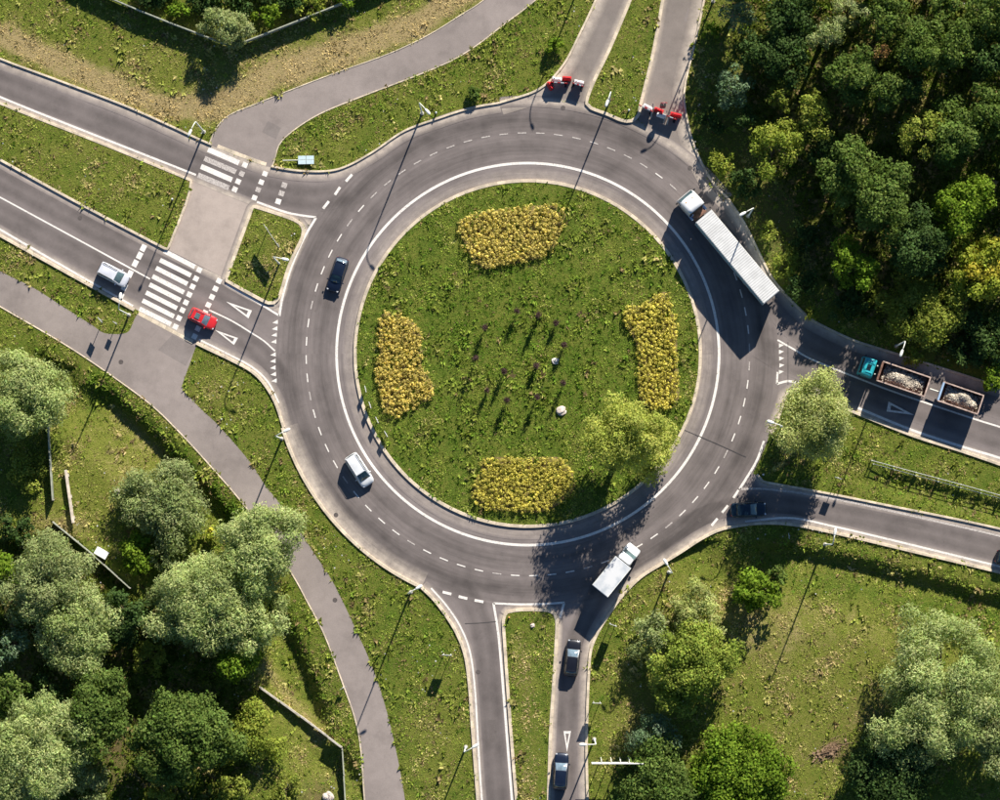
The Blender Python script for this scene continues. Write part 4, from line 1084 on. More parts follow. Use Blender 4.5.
    for s in (0, 1):
        a, b, cc, d = q['rb'][s], q['fb'][s], q['ft'][s], q['rt'][s]
        if s == 1: pass
        f = lambda u, v, a=a, b=b, cc=cc, d=d: (a*(1-u)+b*u)*(1-v)+(d*(1-u)+cc*u)*v
        o_ = Vector((0, 0.012 if s == 0 else -0.012, 0.004))
        for u0, u1 in ((0.07, 0.30), (0.33, 0.60), (0.63, 0.93)):
            vs = [f(u0, .12)+o_, f(u1, .12)+o_, f(min(u1, .93), .88)+o_, f(u0, .88)+o_]
            MB().add(vs, [[0, 1, 2, 3] if s == 0 else [3, 2, 1, 0]]).build('side_window', M['glass'], c)
        sgn = 1 if s == 0 else -1
        MB().box((X(.70), sgn*(hw+0.09), belt+0.04), (0.16, 0.20, 0.13), bev=0.03).build('mirror', M[paint], c)
        MB().box((X(.955), sgn*hw*.66, 0.665*belt/.92), (0.20, hw*.30, 0.10), rz=-sgn*0.72, bev=0.03).build('headlight', M['headlight' if headl else 'lens'], c)
        MB().box((X(.028), sgn*hw*.68, 0.66*belt/.92), (0.09, hw*.24, 0.16), rz=sgn*0.6, bev=0.03).build('taillight', M['taillight'], c)
        for t in (.19, .81): wheel(c, X(t), sgn*(hw-0.12))
        if roof_rails:
            zr = zt+0.045
            MB().tube([(X(cab['rt']+.02), sgn*wt*.93, zt-0.03), (X(cab['rt']+.06), sgn*wt*.93, zr), (X(cab['ft']-.06), sgn*wt*.95, zr), (X(cab['ft']-.02), sgn*wt*.95, zt-0.03)], 0.025, 6).build('roof_rail', M[roof_rails], c)
    MB().box((X(1)-0.05, 0, 0.42), (0.10, hw*0.62, 0.12), bev=0.03).build('bumper', M['trim'], c)
    MB().box((X(0)+0.03, 0, 0.46), (0.10, hw*0.8, 0.12), bev=0.03).build('bumper', M['trim'], c)
    if style == 'hatch': MB().box((X(cab['rt'])-0.06, 0, zt-0.035), (0.20, wt*1.7, 0.04), bev=0.015).build('spoiler', M[paint], c)
    if sunroof: MB().box((X(.33), 0, zt+0.035), (0.62, wt*1.15, 0.03), bev=0.01).build('sunroof', M['glass_pale'], c)
    return c
car(113.3, 274.5, 21, 11, 4.15, 1.80, 1.72, 'p_silver', 'white minivan on the left entry road before the zebra crossing', 'mpv', 'glass_pale', roof_rails='trim', belt=0.98)
car(202.5, 318.5, 23, 11.2, 3.75, 1.68, 1.55, 'p_red', 'small red hatchback with pale roof rails on the zebra crossing squares', 'hatch', 'glass_sky_tint', roof_rails='chrome', sunroof=True)
car(337.5, 274.5, -12, 37, 4.55, 1.80, 1.46, 'p_navy', 'dark blue hatchback driving down the left side of the ring', 'hatch', 'glass', 'glass_sky_tint')
car(359.3, 470, 19.5, 30, 4.55, 1.85, 1.78, 'p_white', 'white minivan on the lower left of the ring', 'mpv', 'glass', roof_rails='chrome', belt=0.98)
car(572.5, 658, 4, -38, 4.75, 1.80, 1.50, 'p_black', 'black car with pale windshield in the bottom entry lane behind the box truck', 'hatch', 'glass_sky_tint', roof_rails='trim')
car(560.8, 771.5, 2.2, -38, 4.75, 1.82, 1.50, 'p_navy', 'dark blue car at the bottom edge beside the splitter island', 'hatch', 'glass_sky_tint')
car(748.5, 509.5, 37, -1.5, 4.6, 1.80, 1.46, 'p_teal', 'dark teal sedan entering the narrow exit road in tree shade', 'sedan', 'glass_pale')
car(1013, 560, 34, 8.5, 4.5, 1.80, 1.46, 'p_black', 'dark car just leaving the picture at the right edge', 'hatch', 'glass')

def truck_wheels(c, xs, hw=1.05, r=0.5):
    for x in xs:
        for s in (-1, 1): wheel(c, x, s*hw, r, 0.32)
# --- white semi truck with ribbed curtain trailer
fr, rr = at(684, 194, 3.0), at(771.5, 297.5, 4.0)
hd = (fr-rr); hd.z = 0; Ltot = hd.length; cen = (fr+rr)/2
S_ = empty('semi_truck', 'white semi truck with long ribbed white trailer on the upper right of the ring', 'truck', (cen.x, cen.y, 0.05), math.atan2(hd.y, hd.x))
xr = -Ltot/2; TL = 13.5; TW = 2.55; TH = 4.0
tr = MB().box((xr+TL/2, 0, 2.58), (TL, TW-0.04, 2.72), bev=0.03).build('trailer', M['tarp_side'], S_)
MB().box((xr+TL/2, 0, TH-0.02), (TL-0.02, TW, 0.08), bev=0.02).build('trailer_roof', M['tarp_roof'], tr)
for k in range(44):
    x = xr+0.2+(TL-0.4)*k/43
    MB().box((x, 0, TH+0.032), (0.225, TW-0.10, 0.05)).build('roof_rib', M['tarp'], tr)
for s in (-1, 1):
    MB().box((xr+TL/2, s*(TW/2+0.012), 3.93), (TL, 0.05, 0.14), bev=0.01).build('roof_rail', M['lamp_white'], tr)
    MB().box((xr+TL/2, s*(TW/2-0.03), 1.14), (TL, 0.05, 0.16)).build('side_rail', M['galv'], tr)
    MB().box((xr+0.0, s*0.62, 2.55), (0.06, 1.2, 2.55), bev=0.01).build('rear_door', M['white_plastic'], tr)
    MB().box((xr-0.02, s*1.0, 0.95), (0.08, 0.4, 0.16)).build('taillight', M['taillight'], tr)
    MB().box((xr+5.6, s*1.15, 0.75), (3.2, 0.06, 0.6)).build('side_guard', M['galv'], tr)
MB().box((xr+TL/2, 0, 1.05), (TL, 0.9, 0.28)).build('trailer_chassis', M['chassis'], tr)
MB().box((xr+0.05, 0, 0.62), (0.12, 2.3, 0.14)).build('bumper', M['trim'], tr)
for x in (xr+2.4, xr+3.7, xr+5.0):
    for s in (-1, 1): wheel(S_, x, s*1.08, 0.5, 0.34)
xf = Ltot/2; cl = 2.55
MB().box((xf-3.2, 0, 0.80), (6.2, 0.95, 0.34)).build('tractor_chassis', M['chassis'], S_)
MB().box((xf-3.0, 0, 1.05), (1.0, 2.0, 0.2)).build('deck_plate', M['rust'], S_)
for s in (-1, 1):
    MB().tube([(xf-cl-0.25, s*0.85, 0.9), (xf-cl-0.25, s*0.85, 3.0)], 0.10, 10).build('air_pipe', M['chrome'], S_)
    MB().box((xf-2.6, s*1.02, 0.85), (1.3, 0.5, 0.6), bev=0.06).build('fuel_tank', M['chrome'], S_)
    MB().box((xf-0.35, s*1.42, 2.3), (0.18, 0.28, 0.75), bev=0.05).build('mirror', M['trim'], S_)
    MB().box((xf-0.10, s*0.95, 0.85), (0.2, 0.45, 0.28), bev=0.05).build('headlight', M['headlight'], S_)
    MB().add([(xf-0.85, s*1.262, 1.9), (xf-0.22, s*1.24, 1.9), (xf-0.34, s*1.235, 2.6), (xf-0.85, s*1.262, 2.6)], [[0, 1, 2, 3] if s < 0 else [3, 2, 1, 0]]).build('side_window', M['glass'], S_)
    for x in (xf-1.35, xf-4.4): wheel(S_, x, s*1.06, 0.5, 0.34)
# cab lofted front to back with a rising roof fairing
cabV = []; cs = [(xf-0.02, 1.12, 0.5, 1.55), (xf-0.16, 1.22, 0.45, 2.05), (xf-0.42, 1.25, 0.45, 2.95), (xf-0.75, 1.25, 0.45, 3.22), (xf-1.4, 1.25, 0.55, 3.62), (xf-2.0, 1.25, 0.9, 3.86), (xf-cl, 1.24, 0.95, 3.92)]
for x, w, z0, z1 in cs:
    half = [(0, z1+0.06), (w*.55, z1+0.045), (w*.86, z1-0.02), (w*.97, z1-0.22), (w, (z0+z1)/2), (w, z0+0.1), (w*.96, z0), (0, z0)]
    rg = half+[(-y, z) for y, z in half[1:-1]][::-1]; cabV += [(x, y, z) for y, z in rg]
n = 14; Fc = [[i*n+k, i*n+(k+1) % n, (i+1)*n+(k+1) % n, (i+1)*n+k] for i in range(len(cs)-1) for k in range(n)]+[list(range(n))[::-1], [(len(cs)-1)*n+k for k in range(n)]]
cabm = MB(); cabm.add(cabV, Fc); cabo = cabm.build('cab', M['p_white'], S_, True)
MB().patch((xf-0.13, -1.08, 2.05), (xf-0.13, 1.08, 2.05), (xf-0.385, 1.08, 2.86), (xf-0.385, -1.08, 2.86), 6, 4, 0.04).build('windshield', M['glass'], cabo, True)
MB().box((xf-0.45, 0, 3.06), (0.35, 2.0, 0.06), bev=0.02).build('sun_visor', M['glass_pale'], cabo)
MB().box((xf-cl-0.03, 0, 2.3), (0.05, 2.3, 2.6)).build('cab_back', M['chassis'], cabo)
for y in (-0.5, 0.55): MB().box((xf-1.05, y, 3.48), (0.12, 0.16, 0.10), bev=0.03).build('roof_lamp', M['amber'], cabo)

# --- white box truck
fb, rb = at(635.5, 546.5, 1.6), at(600, 591, 3.2); hd = fb-rb; hd.z = 0; L_ = hd.length; cen = (fb+rb)/2
B_ = empty('box_truck', 'white box truck leaving the bottom road onto the ring', 'truck', (cen.x, cen.y, 0.05), math.atan2(hd.y, hd.x))
x0 = -L_/2; BL = 4.72; BW = 2.5; BH = 3.35
bx_ = MB().box((x0+BL/2, 0, (0.95+BH)/2), (BL, BW, BH-0.95), bev=0.03).build('cargo_box', M['p_white'], B_)
MB().box((x0+BL/2, 0, BH+0.012), (BL-0.06, BW-0.06, 0.03), bev=0.008).build('box_roof', M['boxroof'], bx_)
for s in (-1, 1):
    MB().box((x0+BL/2, s*(BW/2-0.02), BH+0.015), (BL, 0.06, 0.06), bev=0.01).build('roof_edge', M['lamp_white'], bx_)
    MB().box((x0-0.015, s*0.6, 2.1), (0.05, 1.15, 2.1), bev=0.01).build('rear_door', M['white_plastic'], bx_)
    MB().box((x0-0.02, s*0.95, 0.75), (0.08, 0.3, 0.14)).build('taillight', M['taillight'], B_)
MB().box((x0+L_/2-0.2, 0, 0.72), (L_-0.6, 0.9, 0.26)).build('chassis', M['chassis'], B_)
xf = L_/2
cs = [(xf-0.02, .82, .42, .85), (xf-0.18, .93, .36, 1.10), (xf-0.75, 1.0, .34, 1.30), (xf-0.95, 1.02, .34, 1.36), (xf-1.45, 1.02, .34, 2.12), (xf-1.6, 1.03, .34, 2.24), (xf-2.05, 1.04, .45, 2.50), (xf-2.42, 1.05, .6, 2.85)]
cabV = []
for x, w, z0, z1 in cs:
    ti = 0.86 if z1 > 1.9 else 0.93
    half = [(0, z1+0.05), (w*.5, z1+0.04), (w*ti*.93, z1), (w*ti, z1-0.12), (w, min(1.15, z1-0.2)), (w, z0+0.15), (w*.94, z0), (0, z0)]
    rg = half+[(-y, z) for y, z in half[1:-1]][::-1]; cabV += [(x, y, z) for y, z in rg]
Fc = [[i*n+k, i*n+(k+1) % n, (i+1)*n+(k+1) % n, (i+1)*n+k] for i in range(len(cs)-1) for k in range(n)]+[list(range(n))[::-1], [(len(cs)-1)*n+k for k in range(n)]]
m = MB(); m.add(cabV, Fc); cb = m.build('cab', M['p_white'], B_, True)
MB().patch((xf-0.94, -.92, 1.42), (xf-0.94, .92, 1.42), (xf-1.46, .82, 2.17), (xf-1.46, -.82, 2.17), 6, 4, 0.05).build('windshield', M['glass_pale'], cb, True)
for s in (-1, 1):
    MB().add([(xf-1.9, s*1.035, 1.3), (xf-1.15, s*1.03, 1.3), (xf-1.5, s*.95, 1.95), (xf-1.9, s*.96, 1.95)], [[0, 1, 2, 3] if s < 0 else [3, 2, 1, 0]]).build('side_window', M['glass'], cb)
    MB().box((xf-1.1, s*1.2, 1.45), (0.16, 0.3, 0.26), bev=0.04).build('mirror', M['trim'], cb)
    MB().box((xf-0.13, s*.72, .78), (.22, .32, .2), bev=.04).build('headlight', M['headlight'], cb)
    for x in (xf-0.95, x0+1.2): wheel(B_, x, s*0.95, 0.36, 0.26)
MB().box((xf-2.45, 0, 1.9), (0.10, 2.0, 1.8)).build('cab_gap_shade', M['trim'], cb)  # black slab stands in for the shade between cab and cargo box

# --- gravel: heap of broken stone
def gravel_heap(name, cx, L, Wd, z0, hz, parent, seed, dens=1.0):
    r = np.random.default_rng(seed); nx_, ny_ = 22, 10; V = []
    for j in range(ny_+1):
        for i in range(nx_+1):
            u, v = i/nx_*2-1, j/ny_*2-1
            hh = hz*max(0, (1-abs(u)**2.4))*max(0, 1-abs(v)**2.2)*(0.8+0.35*math.sin(u*5+seed)*math.cos(v*3+seed))+r.uniform(0, 0.04)
            V.append((cx+u*L/2, v*Wd/2, z0+hh))
    Fq = [[j*(nx_+1)+i, j*(nx_+1)+i+1, (j+1)*(nx_+1)+i+1, (j+1)*(nx_+1)+i] for j in range(ny_) for i in range(nx_)]
    me = pymesh(name, V, Fq); a = me.color_attributes.new('Col', 'FLOAT_COLOR', 'POINT')
    a.data.foreach_set('color', np.tile(np.array([0.16, 0.12, 0.10, 1], np.float32), len(V)))
    heap = obj(name, me, M['gravel'], parent)
    N = int(1300*dens); oct_v = np.array([(1, 0, 0), (-1, 0, 0), (0, 1, 0), (0, -1, 0), (0, 0, 1), (0, 0, -1)], float)
    oct_f = np.array([(0, 2, 4), (2, 1, 4), (1, 3, 4), (3, 0, 4), (2, 0, 5), (1, 2, 5), (3, 1, 5), (0, 3, 5)])
    u = np.clip(r.normal(0.1, 0.45, N), -0.95, 0.95); v = np.clip(r.normal(0, 0.45, N), -0.92, 0.92)
    hh = hz*np.maximum(0, 1-np.abs(u)**2.4)*np.maximum(0, 1-np.abs(v)**2.2)*(0.8+0.35*np.sin(u*5+seed)*np.cos(v*3+seed))
    c = np.stack([cx+u*L/2, v*Wd/2, z0+hh+0.03], -1); s = r.uniform(0.07, 0.20, (N, 1, 1))*r.uniform(0.6, 1.3, (N, 1, 3))
    VV = (oct_v[None]*s*r.uniform(0.7, 1.3, (N, 6, 1))+c[:, None]).reshape(-1, 3); FF = (oct_f[None]+6*np.arange(N)[:, None, None]).reshape(-1, 3)
    br = r.uniform(0.45, 1.1, (N, 1)); cc = np.repeat(np.array([[0.62, 0.55, 0.45]])*br, 6, 0)
    st_ = obj('stones', npmesh('stones', VV, FF, cc), M['gravel'], heap); st_['kind'] = 'stuff'
    return heap
def tipper(parent, cx, L, Wd, zb, zt, rim='rust_pale', front='rust'):
    bed = MB().box((cx, 0, zb), (L, Wd, 0.12)).build('load_bed', M['rust'], parent)
    for s in (-1, 1):
        MB().box((cx, s*(Wd/2-0.05), (zb+zt)/2), (L, 0.09, zt-zb)).build('side_wall', M['rust'], bed)
        MB().box((cx, s*(Wd/2-0.03), zt+0.05), (L+0.04, 0.17, 0.11), bev=0.02).build('side_rim', M[rim], bed)
        for k in range(6): MB().box((cx-L/2+L*(k+0.5)/6, s*(Wd/2+0.035), (zb+zt)/2), (0.12, 0.08, zt-zb)).build('stake', M['rust'], bed)
        MB().box((cx+s*(L/2-0.04), 0, (zb+zt)/2), (0.10, Wd-0.2, zt-zb)).build('end_wall', M['rust' if s < 0 else front], bed)
        MB().box((cx+s*(L/2-0.04), 0, zt+0.06), (0.17 if s < 0 else 0.26, Wd-0.18, 0.12), bev=0.02).build('end_rim', M[rim if s < 0 else front], bed)
    return bed
d_ = pd(-48, -16.5); rz = math.atan2(d_.y, d_.x)
tc = at(894, 376.5, 1.5)
G_ = empty('gravel_truck', 'gravel truck with bright cyan cab and rusty load bed on the right entry road', 'truck', (tc.x, tc.y, 0.06), rz)
p_bed = (at(903, 380.5, 2.4)-tc); bx0 = p_bed.x*d_.x+p_bed.y*d_.y
p_cab = (at(866.5, 369, 2.2)-tc); cx0 = p_cab.x*d_.x+p_cab.y*d_.y
tb = tipper(G_, bx0, 50/PXM, 2.6, 1.25, 2.65)
gravel_heap('gravel', bx0-0.1, 5.6, 2.3, 1.75, 0.75, tb, 3, 0.8)
MB().box((0, 0, 0.85), (8.2, 0.9, 0.3)).build('chassis', M['chassis'], G_)
cabm = MB(); cs = [(-0.95, 1.22, .75, 2.45), (-0.6, 1.24, .7, 2.62), (0.2, 1.24, .65, 2.62), (0.55, 1.22, .6, 2.45), (0.82, 1.20, .55, 1.75), (0.92, 1.12, .55, 1.2)]
cabV = []
for x, w, z0, z1 in cs:
    half = [(0, z1+0.04), (w*.5, z1+0.03), (w*.84, z1-0.01), (w*.94, z1-0.14), (w, (z0+z1)/2), (w, z0+0.1), (w*.95, z0), (0, z0)]
    rg = half+[(-y, z) for y, z in half[1:-1]][::-1]; cabV += [(cx0+x, y, z) for y, z in rg]
Fc = [[i*n+k, i*n+(k+1) % n, (i+1)*n+(k+1) % n, (i+1)*n+k] for i in range(len(cs)-1) for k in range(n)]+[list(range(n))[::-1], [(len(cs)-1)*n+k for k in range(n)]]
cabm.add(cabV, [f[::-1] for f in Fc]); cabo = cabm.build('cab', M['p_cyan'], G_, True)
MB().patch((cx0+.81, -1.02, 1.80), (cx0+.81, 1.02, 1.80), (cx0+.59, .98, 2.38), (cx0+.59, -.98, 2.38), 4, 3, 0.03).build('windshield', M['glass'], cabo, True)
MB().box((cx0-0.2, 0, 2.67), (0.55, 0.75, 0.07), bev=0.02).build('roof_hatch', M['glass'], cabo)
MB().box((cx0+0.42, 0, 2.60), (0.14, 1.9, 0.10), bev=0.03).build('sun_visor', M['p_cyan'], cabo)
for s in (-1, 1):
    MB().box((cx0+0.6, s*1.36, 1.9), (0.14, 0.24, 0.5), bev=0.04).build('mirror', M['trim'], cabo)
    MB().add([(cx0-.3, s*1.243, 1.55), (cx0+.5, s*1.235, 1.55), (cx0+.42, s*1.20, 2.2), (cx0-.3, s*1.20, 2.2)], [[0, 1, 2, 3] if s < 0 else [3, 2, 1, 0]]).build('side_window', M['glass'], cabo)
    MB().box((cx0+.88, s*.85, .8), (.12, .36, .22), bev=.04).build('headlight', M['headlight'], cabo)
    for y_ in (0.62,): MB().box((cx0-.35, s*y_, 2.68), (0.9, 0.14, 0.05), bev=.015).build('roof_ridge', M['p_cyan'], cabo)
    MB().tube([(cx0-1.2, s*.55, .9), (cx0-1.2, s*.55, 2.3)], .08, 8).build('air_intake', M['galv'], G_)
    for x in (cx0-0.1, bx0-0.2, bx0-1.6): wheel(G_, x, s*1.05, 0.5, 0.32)
tt = at(959.5, 398.5, 1.5)
T_ = empty('gravel_trailer', 'rusty gravel trailer with pale blue front wall behind the cyan truck', 'trailer', (tt.x, tt.y, 0.06), rz)
tb = tipper(T_, 0, 42/PXM, 2.55, 1.2, 2.65, front='p_blue')
gravel_heap('gravel', -0.3, 4.7, 2.2, 1.65, 0.95, tb, 8, 1.1)
MB().box((0, 0, 0.85), (5.0, 0.9, 0.3)).build('chassis', M['chassis'], T_)
MB().tube([(2.5, 0, 0.8), (3.9, 0, 0.75)], 0.09, 8).build('drawbar', M['galv'], T_)
for s in (-1, 1):
    for x in (-1.4, 1.4): wheel(T_, x, s*1.05, 0.5, 0.32)

# ------------------------------------------------------------------ vegetation
SP = dict(
    silver=dict(c=(0.47, 0.53, 0.23), c2=(0.32, 0.40, 0.14), leaf=(0.40, 0.13), up=0.55, lob=1.15, dens=215),
    sage=dict(c=(0.37, 0.42, 0.19), c2=(0.26, 0.32, 0.12), leaf=(0.38, 0.14), up=0.5, lob=1.1, dens=205),
    blue=dict(c=(0.22, 0.30, 0.18), c2=(0.14, 0.22, 0.11), leaf=(0.34, 0.20), up=0.4, lob=0.9, dens=160),
    mid=dict(c=(0.155, 0.220, 0.055), c2=(0.105, 0.165, 0.036), leaf=(0.34, 0.27), up=0.25, lob=0.95, dens=160, lr=(0.22, 0.36)),
    dark=dict(c=(0.088, 0.145, 0.045), c2=(0.062, 0.110, 0.032), leaf=(0.34, 0.27), up=0.25, lob=0.95, dens=160, lr=(0.22, 0.36)),
    bright=dict(c=(0.20, 0.30, 0.035), c2=(0.145, 0.235, 0.025), leaf=(0.36, 0.28), up=0.25, lob=0.9, dens=160, lr=(0.22, 0.36)),
    olive=dict(c=(0.31, 0.35, 0.07), c2=(0.21, 0.26, 0.045), leaf=(0.34, 0.22), up=0.3, lob=0.85, dens=140),
    lime=dict(c=(0.31, 0.35, 0.062), c2=(0.22, 0.28, 0.045), leaf=(0.36, 0.20), up=0.4, lob=0.9, dens=160),
    olive2=dict(c=(0.34, 0.40, 0.08), c2=(0.22, 0.29, 0.05), leaf=(0.34, 0.22), up=0.3, lob=1.1, dens=200),
    limew=dict(c=(0.47, 0.50, 0.125), c2=(0.34, 0.39, 0.075), leaf=(0.32, 0.16), up=0.4, lob=1.25, dens=250),
    palew=dict(c=(0.48, 0.52, 0.22), c2=(0.36, 0.40, 0.13), leaf=(0.32, 0.14), up=0.45, lob=1.25, dens=250),
    yellow=dict(c=(0.52, 0.47, 0.065), c2=(0.30, 0.35, 0.05), leaf=(0.38, 0.30), up=0.25, lob=0.85, dens=150),
    brown=dict(c=(0.30, 0.17, 0.07), c2=(0.20, 0.12, 0.05), leaf=(0.34, 0.14), up=0.4, lob=0.8, dens=90))
def crown_mesh(seed, r, h, sp, low=0.30, gap=1.0, extra=()):
    q = SP[sp]; g = np.random.default_rng(seed)
    zc = h*(1+low)/2; az = h*(1-low)/2
    nl = int(np.clip(12+r*r*1.9*q['lob'], 16, 120))
    ph = g.uniform(0, 6.28, 3)
    th = g.uniform(0, 2*np.pi, nl); uz = g.uniform(-0.55, 1, nl)
    f = g.uniform(0.35, 0.92, nl)**0.7
    core = np.arange(nl) < max(3, nl//6); uz = np.where(core, g.uniform(0.45, 0.9, nl), uz); f = np.where(core, g.uniform(0.6, 0.95, nl), f)
    hr = np.sqrt(1-uz**2*0.85)*np.where(core, 0.45, 1)
    out = 1+0.16*np.sin(2*th+ph[0])+0.13*np.sin(3*th+ph[1])+0.08*np.sin(5*th+ph[2])
    lc = np.stack([np.cos(th)*hr*f*r*out, np.sin(th)*hr*f*r*out, zc+uz*f*az], -1)
    lr = np.clip(r*g.uniform(*q.get('lr', (0.19, 0.33)), nl), 0.35, 1.5)
    if extra:
        ex = np.array(extra, float); lc = np.concatenate([lc, ex[:, :3]]); lr = np.concatenate([lr, ex[:, 3]]); nl = len(lr)
    cnt = np.maximum(12, (q['dens']*gap*lr**2)).astype(int)
    tot = cnt.sum(); li = np.repeat(np.arange(nl), cnt)
    d = g.normal(0, 1, (tot, 3)); d /= np.linalg.norm(d, axis=1, keepdims=True)
    d[:, 2] = np.where((d[:, 2] < -0.2) & (g.uniform(0, 1, tot) < 0.6), -d[:, 2], d[:, 2])
    rad = lr[li]*g.uniform(0.55, 1.18, tot)*(1+0.18*np.sin(d[:, 0]*7+li)*np.cos(d[:, 1]*6+li*2))
    pos = lc[li]+d*rad[:, None]*np.array([1, 1, 0.85])
    pos[:, 2] = np.maximum(pos[:, 2], 0.1)
    nrm = d*0.9+g.normal(0, 0.55, (tot, 3))+np.array([0, 0, 0.35]); nrm /= np.linalg.norm(nrm, axis=1, keepdims=True)
    ax = g.normal(0, 1, (tot, 3))+d*q['up']*2; ax -= (ax*nrm).sum(1, keepdims=True)*nrm; ax /= np.linalg.norm(ax, axis=1, keepdims=True)+1e-9
    bx = np.cross(nrm, ax)
    s = g.uniform(0.65, 1.3, (tot, 1)); l = q['leaf'][0]*s*0.5; w = q['leaf'][1]*s*g.uniform(0.8, 1.2, (tot, 1))*0.5
    V = np.stack([pos-ax*l, pos+bx*w-ax*l*0.1+nrm*0.02, pos+ax*l, pos-bx*w+ax*l*0.15+nrm*0.02], 1).reshape(-1, 3)
    F_ = np.arange(tot*4).reshape(-1, 4)
    c1, c2 = np.array(q['c']), np.array(q['c2'])
    if sp == 'yellow':
        k = (g.uniform(0, 1, nl) < 0.55).astype(float)
    else: k = g.uniform(0, 1, nl)
    c = (c1*k[:, None]+c2*(1-k[:, None]))*g.uniform(0.85, 1.15, (nl, 1))
    c = c[li]*g.uniform(0.72, 1.28, (tot, 1))*(1+g.normal(0, 0.05, (tot, 3)))
    return npmesh('crown', V, F_, np.repeat(np.clip(c, 0, 1), 4, 0)), lc
SEED = [100]
def tree(px, py, rpx, h, sp, label, cat='tree', name='tree', group=None, low=0.18, gap=1.0, extra=()):
    SEED[0] += 1; r = rpx/PXM*(1.1 if sp in ('silver', 'mid', 'dark', 'sage') else 1.0)
    p = at(px, py, h*0.62); z = hgt(px, py)
    inside_isl = math.hypot(p.x-RC.x, p.y-RC.y) < RING_IN
    t = empty(name, label, cat, (p.x, p.y, 0.17 if inside_isl else z), 0, group)
    me, lc = crown_mesh(SEED[0], r, h, sp, low, gap, extra)
    cr = obj('crown', me, M['leaf'], t)
    g = random.Random(SEED[0]); m = MB(); zt = h*0.62; rt = 0.045*h**0.5*r**0.5+0.04
    bend = (g.uniform(-.3, .3), g.uniform(-.3, .3))
    tr_ = [(0, 0, -0.3), (bend[0]*.2, bend[1]*.2, zt*.25), (bend[0]*.6, bend[1]*.6, zt*.6), (bend[0], bend[1], zt), (bend[0]*1.1, bend[1]*1.1, h*.82)]
    m.tube(tr_, [rt*1.35, rt, rt*.8, rt*.5, rt*.15], 8)
    for i in g.sample(range(len(lc)), min(9, len(lc))):
        e = Vector(lc[i]); s0 = Vector((bend[0]*.5, bend[1]*.5, min(zt*g.uniform(.35, .8), e.z)))
        md = s0.lerp(e, .5)+Vector((0, 0, .12*h*.3))
        m.tube([s0, md, e], [rt*.5, rt*.3, rt*.1], 6)
    m.build('trunk', M['bark'], t, True)
    return t
def shrub(px, py, rpx, h, sp, label, **kw):
    return tree(px, py, rpx, h, sp, label, 'shrub', 'shrub', low=0.02, **kw)
WOOD = 'trees in the upper right wood'; WOOD2 = 'trees in the lower left wood'
for a in [
    (735, 88, 21, 6, 'blue', 'blue green rounded tree near the right closed road'),
    (827, 33, 17, 11, 'sage', 'small pale sage tree standing out in the upper wood'),
    (849, 11, 15, 11, 'sage', 'pale grey green tree at the top edge right of the sage one'),
    (781, 96, 15, 7, 'olive', 'small yellowish tree with brown top left of the olive tree'),
    (818, 113, 23, 9, 'olive', 'loose olive green tree in the middle of the upper wood'),
    (775, 147, 27, 9, 'lime', 'yellow green tree above the semi trailer lamp'),
    (735, 12, 20, 7, 'blue', 'dark bluish tree at the top edge beside the closed road'),
    (792, 16, 24, 9, 'dark', 'dark tree at the top edge left of the pale sage tree'),
    (782, 54, 26, 8, 'dark', 'dark leafy tree between the blue green and the pale sage trees'),
    (752, 50, 17, 6, 'dark', 'small dark tree above the blue green rounded tree'),
    (886, 18, 23, 12, 'mid', 'green tree at the top edge above the brown dead crown'),
    (853, 76, 24, 12, 'mid', 'green tree left below the brown dead crown'),
    (887, 92, 19, 12, 'mid', 'green tree right below the brown dead crown'),
    (911, 92, 14, 10, 'dark', 'narrow dark tree right of the pair under the dead crown'),
    (919, 50, 25, 13, 'mid', 'broad light green tree right of the brown dead crown'),
    (955, 42, 25, 13, 'mid', 'broad green tree in the upper right wood near the top'),
    (945, 3, 18, 12, 'mid', 'green tree cut by the top edge'),
    (990, 12, 22, 13, 'mid', 'green tree in the top right corner'),
    (990, 58, 21, 12, 'dark', 'dark tree at the right edge below the corner tree'),
    (920, 131, 23, 12, 'olive', 'light olive green tree in the centre of the right wood'),
    (960, 135, 26, 12, 'mid', 'green tree right of the light olive one in the wood'),
    (989, 108, 22, 12, 'mid', 'green tree at the right edge beside the central wood'),
    (846, 170, 27, 11, 'mid', 'green tree with pointed top right of the yellow green one'),
    (884, 200, 30, 11, 'mid', 'wide green tree overlapping the pointed one'),
    (919, 246, 29, 10, 'dark', 'dark green tree above the large olive crown'),
    (963, 206, 28, 11, 'bright', 'bright green tree above the golden tree'),
    (985, 267, 31, 7, 'yellow', 'golden yellow tree at the right edge'),
    (853, 264, 24, 8, 'bright', 'bright green tree left of the dark one near the road'),
    (922, 310, 38, 4.6, 'olive', 'large olive crown above the gravel truck'),
    (990, 335, 22, 4, 'dark', 'dark tree at the right edge below the golden tree'),
    (820, 150, 15, 7, 'dark', 'small dark tree in shade left of the pointed tree'),
    (745, 118, 12, 4, 'dark', 'small dark tree below the blue green rounded tree')]:
    tree(*a, group=WOOD)
for i, (x, y) in enumerate([(752, -32), (822, -36), (882, -34), (945, -42), (1008, -40), (1038, 25), (1036, 90), (1030, 165), (1040, 225)]):  # unseen trees, added only for the shadows they cast
    tree(x, y, 26, 11, ('dark', 'mid')[i % 2], 'unseen tree added beyond the picture edge to shade the upper right wood', group='unseen shade trees beyond the frame', gap=0.55)
tree(882, 54, 9, 13.5, 'brown', 'brown dead crown among green trees in the upper right wood')
